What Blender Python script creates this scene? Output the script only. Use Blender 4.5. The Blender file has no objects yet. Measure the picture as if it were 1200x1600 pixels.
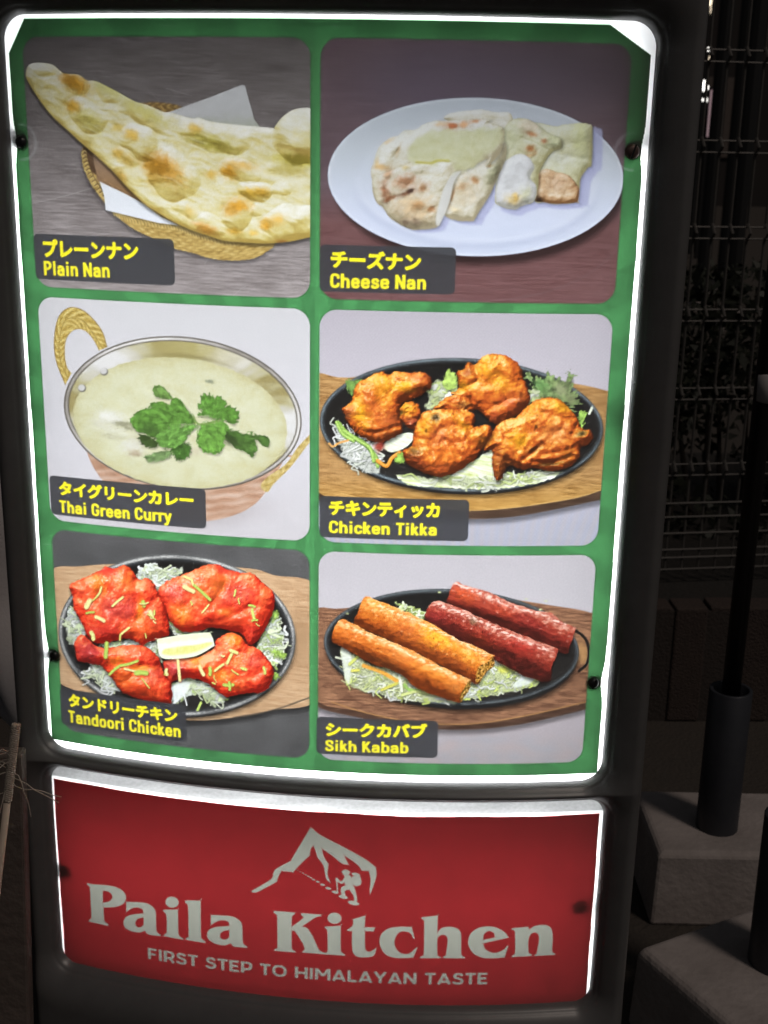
import bpy, bmesh, math, random
import numpy as np
from mathutils import Vector, Matrix

SC = bpy.context.scene; COL = SC.collection
R = math.radians
# ------------------------------------------------------------------ camera
S = .26; Z0 = 1.2                      # metres per dish photograph, height of the first row's top edge
cd = bpy.data.cameras.new('camera'); cam = bpy.data.objects.new('camera', cd); COL.objects.link(cam); SC.camera = cam
cam.location = (.0975951287 * S, -4.1909868 * S, -.324684708 * S + Z0); cam.rotation_euler = (1.28336876, -.0187118864, -.030334848)
cd.sensor_fit = 'VERTICAL'; cd.sensor_height = 24.; cd.lens = 24. * 1938.94585 / 1600; cd.clip_start = .02; cd.clip_end = 400
cd.dof.use_dof = True; cd.dof.focus_distance = 1.09; cd.dof.aperture_fstop = 10
# ------------------------------------------------------------------ night sky, one weak far street light as the sun lamp
w = bpy.data.worlds.new('World'); SC.world = w; w.use_nodes = True; wn = w.node_tree.nodes
sky = wn.new('ShaderNodeTexSky'); sky.sky_type = 'NISHITA'; sky.sun_disc = False; sky.sun_elevation = R(53); sky.sun_rotation = R(140)
wn['Background'].inputs[1].default_value = .008; hs = wn.new('ShaderNodeHueSaturation'); hs.inputs['Saturation'].default_value = .25
w.node_tree.links.new(sky.outputs[0], hs.inputs['Color']); w.node_tree.links.new(hs.outputs[0], wn['Background'].inputs[0])
sl = bpy.data.lights.new('street_light', 'SUN'); sl.energy = .52; sl.angle = R(9); sl.color = (1, .86, .76)
so_ = bpy.data.objects.new('street_light', sl); COL.objects.link(so_); so_.rotation_euler = (R(37), 0, R(40))
SC.view_settings.view_transform = 'Standard'; SC.view_settings.look = 'None'; SC.view_settings.exposure = 0; SC.view_settings.gamma = 1
SC.cycles.max_bounces = 6; SC.cycles.diffuse_bounces = 3; SC.cycles.transmission_bounces = 4; SC.cycles.sample_clamp_indirect = 4
SC.cycles.use_denoising = True
# ---- the bowed face of the sign: (u, z) along the face, in units of one dish photograph's width
K = .213530382; U0 = .594542828; PH = .825983441; GX = .0331945297; GZ = .0352321871
SHEET = (-1.0725, 1.080, .0574, -2.5984); NAME = (-1.076, 1.1015, -2.772, -3.64)
CAM = np.array((.0975951287, -4.19098680, -.324684708)); EUL = (1.28336876, -.0187118864, -.0303348480); FOC = 1938.94585
def _rot(a):
    cx, sx, cy, sy, cz, sz = np.cos(a[0]), np.sin(a[0]), np.cos(a[1]), np.sin(a[1]), np.cos(a[2]), np.sin(a[2])
    return np.array([[cz, -sz, 0], [sz, cz, 0], [0, 0, 1]]) @ np.array([[cy, 0, sy], [0, 1, 0], [-sy, 0, cy]]) @ np.array([[1, 0, 0], [0, cx, -sx], [0, sx, cx]])
RC = _rot(EUL)
def face(u, z, h=0.):
    """a point h in front of the face"""
    a = (u - U0) * K; r = 1 / K + h
    return np.stack([U0 + r * np.sin(a), 1 / K - r * np.cos(a), z + 0 * u], -1)
def art(u, z):
    """sheet coordinates -> the artwork coordinates the dishes are drawn in"""
    c = (face(u, z) - CAM) @ RC
    return 600 - FOC * c[..., 0] / c[..., 2], 800 + FOC * c[..., 1] / c[..., 2]
def art_inv(x, y):
    d = RC @ np.array([(x - 600) / FOC, -(y - 800) / FOC, -1.])
    R = 1 / K; o = CAM[:2] - np.array([U0, R]); a = d[:2] @ d[:2]; b = 2 * o @ d[:2]
    t = (-b - math.sqrt(b * b - 4 * a * (o @ o - R * R))) / (2 * a); P = CAM + t * d
    return U0 + math.asin((P[0] - U0) / R) / K, P[2]
# ---- lettering: the built-in font, turned into a coverage picture of its ink
_TEXT = {}
def text_coverage(s, bold):
    if (s, bold) in _TEXT: return _TEXT[(s, bold)]
    def raster(t):
        c = bpy.data.curves.new('lettering', 'FONT'); c.body = t; c.size = 1.; c.resolution_u = 6
        o = bpy.data.objects.new('lettering', c); bpy.context.scene.collection.objects.link(o)
        me = o.evaluated_get(bpy.context.evaluated_depsgraph_get()).to_mesh(); me.calc_loop_triangles()
        V = np.array([v.co[:2] for v in me.vertices]); T = np.array([t_.vertices[:] for t_ in me.loop_triangles])
        bpy.data.objects.remove(o); bpy.data.curves.remove(c)
        return V, T
    S = 170.; pad = bold + 8
    V, T = raster(s); capV, _ = raster('H')
    x0, y0 = V.min(0); x1, y1 = V.max(0)
    W, H = int((x1 - x0) * S) + 2 * pad, int((y1 - y0) * S) + 2 * pad
    B = np.zeros((H, W), bool)
    Q = np.stack([(V[:, 0] - x0) * S + pad, (y1 - V[:, 1]) * S + pad], 1)
    for t in T:
        a, b, c = Q[t]
        lx, hx = int(min(a[0], b[0], c[0])), int(max(a[0], b[0], c[0])) + 2; ly, hy = int(min(a[1], b[1], c[1])), int(max(a[1], b[1], c[1])) + 2
        X, Y = np.meshgrid(np.arange(lx, hx), np.arange(ly, hy))
        e = lambda p, q: (q[0] - p[0]) * (Y - p[1]) - (q[1] - p[1]) * (X - p[0])
        e1, e2, e3 = e(a, b), e(b, c), e(c, a)
        B[ly:hy, lx:hx] |= ((e1 >= 0) & (e2 >= 0) & (e3 >= 0)) | ((e1 <= 0) & (e2 <= 0) & (e3 <= 0))
    R = B.copy()
    for k in range(24):
        for rr in (bold, bold * .55):
            dx, dy = int(round(rr * np.cos(k * .2618))), int(round(rr * np.sin(k * .2618)))
            R |= np.roll(np.roll(B, dx, 1), dy, 0)
    H4, W4 = H // 4 * 4, W // 4 * 4
    cov = R[:H4, :W4].reshape(H4 // 4, 4, W4 // 4, 4).mean((1, 3)).astype(F)
    cols = np.where(cov.max(0) > .3)[0]; rows = np.where(cov.max(1) > .3)[0]
    cov = cov[rows[0]:rows[-1] + 1, cols[0]:cols[-1] + 1]
    base = (y1 * S + pad + bold) / 4 - rows[0]; cap = ((capV[:, 1].max()) * S + 2 * bold) / 4
    cov = np.pad(cov, 1); base += 1
    _TEXT[(s, bold)] = (cov, base, cap)
    return _TEXT[(s, bold)]
# ---- the narrow sans capitals and small letters of the captions, drawn as strokes (cap height 1, baseline 0)
_B = [(.09, .55), (.15, .61), (.25, .635), (.37, .60), (.42, .47)]
_O = [(.10, .46), (.10, .26), (.15, .125), (.27, .085), (.39, .125), (.44, .26), (.44, .46), (.39, .595), (.27, .635), (.15, .595), (.10, .46)]
GLYPH = {  # advance, strokes; a stroke of two points is straight, longer ones are curves
    'P': (.58, [[(.1, 0), (.1, 1)], [(.1, .91), (.28, .91), (.42, .86), (.47, .70), (.42, .53), (.28, .47), (.1, .47)]]),
    'N': (.64, [[(.1, 0), (.1, 1)], [(.1, .97), (.52, .03)], [(.52, 0), (.52, 1)]]),
    'l': (.28, [[(.13, 0), (.13, 1)]]), 'i': (.28, [[(.13, 0), (.13, .72)], [(.13, .83), (.13, 1.0)]]),
    'a': (.55, [_B, [(.42, .49), (.42, 0)], [(.42, .40), (.25, .395), (.12, .34), (.09, .22), (.13, .11), (.24, .085), (.36, .12), (.42, .22)]]),
    'n': (.56, [[(.11, 0), (.11, .72)], [(.11, .46), (.17, .60), (.28, .635), (.39, .60), (.44, .46)], [(.44, .48), (.44, 0)]]),
    'h': (.56, [[(.11, 0), (.11, 1)], [(.11, .46), (.17, .60), (.28, .635), (.39, .60), (.44, .46)], [(.44, .48), (.44, 0)]]),
    'C': (.58, [[(.49, .68), (.45, .85), (.30, .915), (.15, .85), (.105, .66), (.105, .34), (.15, .15), (.30, .085), (.45, .15), (.49, .32)]]),
    'e': (.54, [[(.10, .37), (.44, .37)], [(.44, .37), (.44, .48), (.38, .60), (.27, .635), (.15, .595), (.10, .46), (.10, .26), (.15, .125), (.28, .085), (.40, .12), (.44, .19)]]),
    's': (.50, [[(.41, .52), (.36, .61), (.25, .635), (.14, .60), (.11, .51), (.15, .42), (.26, .365), (.37, .31), (.41, .21), (.36, .115), (.25, .085), (.13, .11), (.09, .20)]]),
    'T': (.54, [[(.01, .91), (.53, .91)], [(.27, 0), (.27, .91)]]),
    'G': (.60, [[(.49, .70), (.45, .85), (.30, .915), (.15, .85), (.105, .66), (.105, .34), (.15, .15), (.30, .085), (.44, .13), (.49, .26)], [(.49, .24), (.49, .50)], [(.31, .45), (.58, .45)]]),
    'r': (.38, [[(.11, 0), (.11, .72)], [(.11, .46), (.16, .59), (.25, .635), (.36, .63)]]),
    'u': (.56, [[(.11, .72), (.11, .26)], [(.11, .28), (.16, .13), (.26, .085), (.37, .12), (.44, .24)], [(.44, 0), (.44, .72)]]),
    'y': (.50, [[(.05, .72), (.25, .06)], [(.45, .72), (.25, .06)], [(.27, .12), (.20, -.11), (.14, -.17), (.04, -.17)]]),
    'c': (.49, [[(.43, .48), (.38, .60), (.27, .635), (.15, .595), (.10, .46), (.10, .26), (.15, .125), (.27, .085), (.38, .12), (.43, .24)]]),
    'k': (.50, [[(.11, 0), (.11, 1)], [(.13, .30), (.41, .72)], [(.22, .42), (.44, 0)]]),
    'd': (.56, [[(.44, 0), (.44, 1)], [(.44, .50), (.38, .60), (.27, .635), (.15, .595), (.10, .46), (.10, .26), (.15, .125), (.27, .085), (.38, .12), (.44, .22)]]),
    'b': (.56, [[(.11, 0), (.11, 1)], [(.11, .50), (.17, .60), (.28, .635), (.40, .595), (.45, .46), (.45, .26), (.40, .125), (.28, .085), (.17, .12), (.11, .22)]]),
    'o': (.55, [_O]),
    'S': (.57, [[(.46, .70), (.42, .86), (.28, .915), (.14, .86), (.11, .73), (.16, .59), (.29, .50), (.42, .42), (.47, .28), (.42, .14), (.28, .085), (.12, .14), (.09, .30)]]),
    'K': (.57, [[(.1, 0), (.1, 1)], [(.12, .36), (.46, 1)], [(.22, .52), (.50, 0)]]), ' ': (.24, [])}
WIDE = {'F': (.62, [[(.1, 0), (.1, 1)], [(.1, .91), (.60, .91)], [(.1, .48), (.54, .48)]]), 'I': (.24, [[(.12, 0), (.12, 1)]]),
    'R': (.74, [[(.1, 0), (.1, 1)], [(.1, .91), (.42, .91), (.58, .84), (.62, .66), (.56, .46), (.40, .39), (.1, .39)], [(.42, .39), (.66, 0)]]),
    'S': (.66, [[(.56, .80), (.46, .89), (.32, .915), (.17, .86), (.12, .73), (.18, .60), (.34, .52), (.52, .44), (.58, .29), (.51, .14), (.34, .085), (.18, .11), (.06, .20)]]),
    'T': (.66, [[(.0, .91), (.66, .91)], [(.33, 0), (.33, .91)]]), 'E': (.64, [[(.1, 0), (.1, 1)], [(.1, .91), (.60, .91)], [(.1, .505), (.55, .505)], [(.1, .09), (.61, .09)]]),
    'P': (.70, [[(.1, 0), (.1, 1)], [(.1, .91), (.42, .91), (.58, .84), (.62, .63), (.56, .42), (.40, .345), (.1, .345)]]),
    'O': (.92, [[(.10, .5), (.14, .27), (.28, .12), (.46, .085), (.64, .12), (.78, .27), (.82, .5), (.78, .73), (.64, .88), (.46, .915), (.28, .88), (.14, .73), (.10, .5)]]),
    'H': (.80, [[(.1, 0), (.1, 1)], [(.70, 0), (.70, 1)], [(.1, .5), (.70, .5)]]), 'M': (.96, [[(.1, 0), (.1, 1)], [(.86, 0), (.86, 1)], [(.12, .96), (.48, .36)], [(.84, .96), (.48, .36)]]),
    'A': (.84, [[(.08, 0), (.42, .96)], [(.76, 0), (.42, .96)], [(.20, .24), (.64, .24)]]), 'L': (.58, [[(.1, 0), (.1, 1)], [(.1, .09), (.58, .09)]]),
    'Y': (.76, [[(.38, 0), (.38, .42)], [(.06, 1), (.38, .40)], [(.70, 1), (.38, .40)]]), 'N': (.80, [[(.1, 0), (.1, 1)], [(.10, .96), (.70, .04)], [(.70, 0), (.70, 1)]]), ' ': (.30, [])}
def stroke_coverage(s):
    """letter s with flat-ended strokes; returns the coverage, its baseline row and capital height in rows"""
    if s in _TEXT: return _TEXT[s]
    G, w, gap = (WIDE, .205, .10) if s.isupper() else (GLYPH, .195, .045)
    n = 120.; x = 0; segs = []
    for ch in s:
        adv, st = G[ch]
        for k in st:
            p = np.array(k, float) if len(k) == 2 else curve(k, 5, False)
            segs.append((p + (x, 0), len(k) > 2))
        x += adv + gap
    W, H = int((x + .2) * n), int(1.5 * n)
    B = np.zeros((H, W), bool); X, Y = np.meshgrid((np.arange(W) + .5) / n - .1, 1.12 - (np.arange(H) + .5) / n)
    for p, cur in segs:
        lo, hi = p.min(0) - w, p.max(0) + w; c0, c1 = max(int((lo[0] + .1) * n), 0), int((hi[0] + .1) * n) + 2; x_, y_ = X[:, c0:c1], Y[:, c0:c1]; b = B[:, c0:c1]
        for i in range(len(p) - 1):
            d = p[i + 1] - p[i]; L = np.hypot(*d) + 1e-9; t = ((x_ - p[i, 0]) * d[0] + (y_ - p[i, 1]) * d[1]) / L; q = np.abs((x_ - p[i, 0]) * d[1] - (y_ - p[i, 1]) * d[0]) / L
            b |= (t >= 0) & (t <= L) & (q < w / 2)
            if cur and i: b |= (x_ - p[i, 0]) ** 2 + (y_ - p[i, 1]) ** 2 < w * w / 4
    B &= ~((Y > 1.0) | ((Y < 0) & ~np.isin(np.zeros_like(X, int), [1]) & (Y < -.30)))
    H4, W4 = H // 4 * 4, W // 4 * 4; cov = B[:H4, :W4].reshape(H4 // 4, 4, W4 // 4, 4).mean((1, 3)).astype(F)
    cols = np.where(cov.max(0) > .3)[0]; cov = cov[:, max(cols[0] - 1, 0):cols[-1] + 2]
    _TEXT[s] = (cov, 1.12 * n / 4, n / 4); return _TEXT[s]
# ------------------------------------------------------------------ print shop: everything printed on the two sheets
F = np.float32

def noise2(x, y, seed=0):
    xi = np.floor(x).astype(np.int64); yi = np.floor(y).astype(np.int64)
    fx = (x - xi).astype(F); fy = (y - yi).astype(F)
    ux = fx * fx * fx * (fx * (fx * 6 - 15) + 10); uy = fy * fy * fy * (fy * (fy * 6 - 15) + 10)
    def g(ix, iy, dx, dy):
        h = (ix * 374761393 + iy * 668265263 + seed * 2147483 + 1013) & 0xffffffff
        h = ((h ^ (h >> 13)) * 1274126177) & 0xffffffff
        a = ((h ^ (h >> 16)) & 0xffff).astype(F) * F(6.2831853 / 65536)
        return np.cos(a) * dx + np.sin(a) * dy
    a = g(xi, yi, fx, fy); b = g(xi + 1, yi, fx - 1, fy)
    c = g(xi, yi + 1, fx, fy - 1); d = g(xi + 1, yi + 1, fx - 1, fy - 1)
    return ((a + (b - a) * ux) * (1 - uy) + (c + (d - c) * ux) * uy) * F(1.5)

def fbm(x, y, oct=4, seed=0, gain=.5):
    s = 0; a = 1.
    for k in range(oct):
        s = s + a * noise2(x * 2 ** k + 17.3 * k, y * 2 ** k - 9.1 * k, seed + k * 7); a *= gain
    return s

def ridged(x, y, oct=3, seed=0):
    s = 0; a = 1.
    for k in range(oct):
        s = s + a * (1 - 2 * np.abs(noise2(x * 2 ** k + 5.2 * k, y * 2 ** k + 3.7 * k, seed + k * 11))); a *= .5
    return s

def curve(pts, n=6, closed=True):
    """Catmull-Rom through the points; a point given twice in a row (or marked with a third entry) is a corner"""
    Q = []
    for p in pts:
        Q.append(p[:2])
        if len(p) > 2: Q.append(p[:2])
    P = np.array(Q, float)
    if len(P) < 3: return P
    if closed:
        A, B, C, D = np.roll(P, 1, 0), P, np.roll(P, -1, 0), np.roll(P, -2, 0)
    else:
        E = np.vstack([2 * P[0] - P[1], P, 2 * P[-1] - P[-2]])
        A, B, C, D = E[:-3], E[1:-2], E[2:-1], E[3:]
    out = []
    for t in np.arange(n) / n:
        out.append(.5 * (2 * B + (C - A) * t + (2 * A - 5 * B + 4 * C - D) * t * t + (3 * B - A - 3 * C + D) * t ** 3))
    R = np.stack(out, 1).reshape(-1, 2)
    if not closed: R = np.vstack([R, P[-1]])
    keep = np.ones(len(R), bool); keep[1:] = np.abs(np.diff(R, axis=0)).sum(1) > 1e-6
    return R[keep]

def pdist(X, Y, P, closed=False):
    d = np.full(X.shape, 1e12, F)
    n = len(P)
    for i in range(n if closed else n - 1):
        ax, ay = P[i]; bx, by = P[(i + 1) % n]
        ex, ey = bx - ax, by - ay; L = ex * ex + ey * ey + 1e-12
        t = np.clip(((X - ax) * ex + (Y - ay) * ey) / L, 0, 1)
        np.minimum(d, (X - ax - t * ex) ** 2 + (Y - ay - t * ey) ** 2, out=d)
    return np.sqrt(d)

def sdist(X, Y, P):
    """signed distance, positive inside"""
    d = pdist(X, Y, P, True); ins = np.zeros(X.shape, bool)
    n = len(P)
    for i in range(n):
        ax, ay = P[i]; bx, by = P[(i + 1) % n]
        if ay == by: continue
        ins ^= ((ay > Y) != (by > Y)) & (X < (bx - ax) * (Y - ay) / (by - ay) + ax)
    return np.where(ins, d, -d)

def ell(cx, cy, a, b, rot=0, n=72):
    t = np.linspace(0, 2 * np.pi, n, endpoint=False); r = np.radians(rot)
    return np.stack([cx + a * np.cos(t) * np.cos(r) - b * np.sin(t) * np.sin(r), cy + a * np.cos(t) * np.sin(r) + b * np.sin(t) * np.cos(r)], 1)

def ramp(t, stops):
    xs = [s[0] for s in stops]
    return np.stack([np.interp(t, xs, [s[1][k] for s in stops]) for k in range(3)], -1).astype(F)

class View:
    pass

class Sheet:
    """one printed sheet: a grid of points of the sheet, each with its colour (sRGB 0..255) and the id of the print it belongs to"""
    def __init__(s, U, Z, X, Y):
        s.U, s.Z, s.X, s.Y = U, Z, X.astype(F), Y.astype(F)
        s.C = np.zeros(U.shape + (3,), F); s.M = np.zeros(U.shape, np.int16); s.clip = None
        s.Xc, s.Yc = s.X[::6, ::6], s.Y[::6, ::6]
    def win(s, x0, y0, x1, y1):
        k = (s.Xc > x0 - 9) & (s.Xc < x1 + 9) & (s.Yc > y0 - 9) & (s.Yc < y1 + 9)
        r = np.where(k.any(1))[0]; c = np.where(k.any(0))[0]
        v = View()
        if len(r) == 0: v.ok = False; return v
        sl = (slice(r[0] * 6, r[-1] * 6 + 6), slice(c[0] * 6, c[-1] * 6 + 6))
        v.ok = True; v.X, v.Y, v.C, v.M, v.U, v.Z = s.X[sl], s.Y[sl], s.C[sl], s.M[sl], s.U[sl], s.Z[sl]
        v.clip = None if s.clip is None else s.clip[sl]
        v.sl = sl
        return v
    def box(s, P, m=4):
        P = np.asarray(P, float)
        return s.win(P[:, 0].min() - m, P[:, 1].min() - m, P[:, 0].max() + m, P[:, 1].max() + m)

def comp(v, col, a):
    if v.clip is not None: a = a * v.clip
    a = a[..., None]
    v.C += (np.asarray(col, F) - v.C) * a

def fill(cv, P, col, soft=1., a=1., m=4):
    v = cv.box(P, m + soft)
    if v.ok: comp(v, col, a * np.clip(sdist(v.X, v.Y, P) / soft + .5, 0, 1))
    return v

def stroke(cv, P, col, w, soft=1., a=1., taper=False):
    v = cv.box(P, w + soft + 2)
    if v.ok: comp(v, col, a * np.clip((w - pdist(v.X, v.Y, P)) / soft + .5, 0, 1))

def glow(cv, x, y, rx, ry, col, a=1., rot=0, rough=.35, seed=0, mask=None, sc=9., keep=False):
    """a soft, rough-edged patch of another colour"""
    R = max(rx, ry) * 2.2; v = cv.win(x - R, y - R, x + R, y + R)
    if not v.ok: return
    r = np.radians(rot); dx, dy = v.X - x, v.Y - y
    p, q = (dx * np.cos(r) + dy * np.sin(r)) / rx, (-dx * np.sin(r) + dy * np.cos(r)) / ry
    d = np.sqrt(p * p + q * q) + rough * fbm(v.X / sc, v.Y / sc, 3, seed + 31)
    k = a * np.exp(-np.clip(d, 0, 9) ** 3)
    if mask is not None: k = k * np.clip(sdist(v.X, v.Y, mask) + .5, 0, 1)
    if keep: col = np.array(col, F) * np.clip(v.C.mean(-1, keepdims=True) / 186, .55, 1.16)
    comp(v, col, k)

def dim(cv, P, k, soft, dx=0, dy=0):
    Q = np.asarray(P) + (dx, dy); v = cv.box(Q, soft + 3)
    if not v.ok: return
    a = np.clip(sdist(v.X, v.Y, Q) / soft + .5, 0, 1); a = a * a * (3 - 2 * a) * k
    comp(v, v.C * 0.12, a)

def dome(sd, r):
    t = np.clip(sd / r, 0, 1)
    return r * np.sqrt(np.clip(1 - (1 - t) ** 2, 0, 1))

def relief(v, H, L=(-.3, -.62, .72)):
    dx = abs(float(np.mean(np.diff(v.X, axis=1)))) + 1e-6; dy = float(np.mean(np.diff(v.Y, axis=0)))
    gy, gx = np.gradient(H); gx = gx / dx; gy = gy / dy
    n = 1 / np.sqrt(gx * gx + gy * gy + 1)
    L = np.array(L) / np.linalg.norm(L)
    d = (-gx * L[0] - gy * L[1] + L[2]) * n
    h = L + np.array([0, 0, 1]); h /= np.linalg.norm(h)
    s = np.clip((-gx * h[0] - gy * h[1] + h[2]) * n, 0, 1)
    return np.clip(d, 0, 1), s

def meat(cv, P, stops, seed, r=20, bump=4., sc=18., folds=(), tint=(), char=.25, gloss=.5, edge=2.2, fine=1., specc=(255, 225, 200)):
    v = cv.box(P, 8); X, Y = v.X, v.Y
    wx = X + 5 * noise2(X / 22, Y / 22, seed); wy = Y + 5 * noise2(X / 22 + 9, Y / 22, seed + 3)
    s0 = sdist(X, Y, P); sd = s0 + edge * .8 * fbm(X / 7, Y / 7, 2, seed + 5)
    H = dome(np.maximum(.45 * s0 + .55 * sd, 0), r) * .85 + bump * (.9 * noise2(wx / sc, wy / sc, seed + 9) + .38 * noise2(wx / sc * 2.1, wy / sc * 2.1, seed + 14)) + fine * .26 * fbm(X / 4.5, Y / 4.5, 2, seed + 2)
    for f in folds:
        d = pdist(X, Y, curve(f[0], 5, False)); H = H - .75 * f[1] * np.exp(-(d / f[2] / 1.15) ** 2)
    d, s = relief(v, H)
    low = fbm(X / 26, Y / 26, 3, seed + 21)
    cr = noise2(wx / sc * 1.3 + 3, wy / sc * 1.3, seed + 61); cr = np.exp(-(cr / .07) ** 2) * np.clip(noise2(X / 30, Y / 30, seed + 62) + .55, 0, 1)
    t = .05 + d * 1.0 + .17 * low + .15 * fine * fbm(X / 7, Y / 7, 4, seed + 63, .6) - .10 * np.exp(-np.clip(s0, 0, 99) / 5.) - .26 * min(bump, 3) / 3 * cr
    c = ramp(t, stops)
    for (x, y, rx, ry, rot, col, a) in tint:
        q = np.radians(rot); ax, ay = X - x, Y - y
        e = np.sqrt(((ax * np.cos(q) + ay * np.sin(q)) / rx) ** 2 + ((-ax * np.sin(q) + ay * np.cos(q)) / ry) ** 2) + .4 * fbm(X / 8, Y / 8, 3, seed + int(x))
        k = (a * np.exp(-np.clip(e, 0, 9) ** 2.5))[..., None]
        c = c + (np.array(col, F) * (.35 + .8 * d[..., None]) - c) * k
    speck = fbm(X / 4.5, Y / 4.5, 3, seed + 40)
    k = np.clip((speck - .72 + .30 * np.exp(-np.clip(sd, 0, 99) / 6) + .25 * noise2(X / 16, Y / 16, seed + 41)) * 2.4, 0, 1) * char
    c = c * (1 - k[..., None] * .75)
    g = np.clip(noise2(X / 3.1, Y / 3.1, seed + 50) * 1.5 + .35 + .5 * noise2(X / 20, Y / 20, seed + 51), 0, 1)
    sp = (np.clip((s - .90) / .10, 0, 1) ** 2 * g + np.clip(noise2(X / 5.5, Y / 4.5, seed + 52) * 3 - 1.5, 0, 1) * np.clip(d - .55, 0, 1) * 1.6) * gloss
    c = c + (np.array(specc, F) - c) * np.clip(sp, 0, 1)[..., None]
    comp(v, c, np.clip(sd + .5, 0, 1))

def shreds(cv, poly, n, seed, cols, L=(10, 30), wd=(.6, 1.7), bend=.8):
    rng = np.random.RandomState(seed); P = np.asarray(poly, float)
    lo, hi = P.min(0), P.max(0); k = 0; tries = 0
    v = cv.box(P, 6); X, Y = v.X, v.Y; s = sdist(X, Y, curve([tuple(q) for q in P], 4)) + 3 * fbm(X / 7, Y / 7, 2, seed)
    wx, wy = X + 4 * noise2(X / 9, Y / 9, seed + 5), Y + 4 * noise2(X / 9 + 7, Y / 9, seed + 6)
    f1 = 1 - np.abs(noise2(wx / 7, wy / 3.2, seed + 1)) * 2.2; f2 = 1 - np.abs(noise2(wx / 3.4, wy / 8, seed + 2)) * 2.2; f_ = np.maximum(f1, f2)
    m = (np.array(cols[0], F) * .55 + np.array(cols[-1], F) * .45) * .93
    comp(v, m * np.clip(.62 + .42 * f_ + .1 * noise2(X / 12, Y / 12, seed + 9), .35, 1.07)[..., None], np.clip(s / 3 + .3, 0, 1) * np.clip(f_ * 2.4 + .75, 0, 1) * .92)
    n = int(n * .85)
    while k < n and tries < n * 20:
        tries += 1
        x, y = lo + rng.rand(2) * (hi - lo)
        if sdist(np.array([[x]]), np.array([[y]]), P)[0, 0] < 0: continue
        a = rng.rand() * 6.283; l = rng.uniform(*L); b = rng.uniform(-bend, bend)
        w_ = rng.uniform(-.25, .25) * l; p = [(x - l / 2 * np.cos(a), y - l / 2 * np.sin(a) * .7), (x - l * .2 * np.cos(a) + w_ * np.sin(a), y - l * .14 * np.sin(a) - w_ * .6 * np.cos(a)), (x + b * l * .5 * np.sin(a), y - b * l * .35 * np.cos(a)), (x + l / 2 * np.cos(a + b * .6), y + l / 2 * np.sin(a + b * .6) * .7)]
        q = curve(p, 5, False); w = rng.uniform(*wd) * (.75 + .5 * rng.rand()); c = np.array(cols[rng.randint(len(cols))], float) * rng.uniform(.78, 1.04)
        stroke(cv, q + (.5, 1.1), (38, 42, 32), w + .2, 1.8, .30)
        stroke(cv, q, np.clip(c, 0, 255), w, 1., .95)
        k += 1

def leaf(cv, P, col, seed, base, vein=(170, 200, 140), ser=1.6, shade=.5):
    v = cv.box(P, 5); X, Y = v.X, v.Y
    ang = np.arctan2(Y - base[1], X - base[0]); rad = np.hypot(X - base[0], Y - base[1])
    sd = sdist(X, Y, P) + ser * 2.4 * noise2(ang * 9, rad / 18, seed) + ser * 1.1 * noise2(X / 3.4, Y / 3.4, seed + 4)
    ribs = np.abs(noise2(ang * 5.5, rad * .02, seed + 8))
    t = .70 + .34 * fbm(X / 8, Y / 8, 3, seed) + .20 * np.exp(-(ribs / .10) ** 2) - .25 * np.exp(-np.clip(sd, 0, 50) / 1.6) * shade
    c = np.array(col, F) * (.45 + .75 * t)[..., None]
    c = c + (np.array(vein, F) - c) * (.38 * np.exp(-(ribs / .03) ** 2) * np.clip(1.3 - rad / 60, 0, 1))[..., None]
    dim(cv, P, .3, 5, 1, 2.5)
    comp(v, c, np.clip(sd + .5, 0, 1))

def zz(sc, ox, oy):
    return lambda pts: [(ox + p[0] / sc, oy + p[1] / sc) + tuple(p[2:]) for p in pts]

def wood(v, c0, c1, ang, along, across, seed, k=1.):
    r = np.radians(ang); p = v.X * np.cos(r) + v.Y * np.sin(r); q = -v.X * np.sin(r) + v.Y * np.cos(r)
    t = .5 + k * (.55 * fbm(p / along, q / across, 4, seed) + .3 * fbm(p / (along * .3), q / (across * .35), 3, seed + 5) + .2 * fbm(p / 90, q / 30, 2, seed + 9))
    return ramp(np.clip(t, 0, 1), [(0, c1), (1, c0)])

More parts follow.
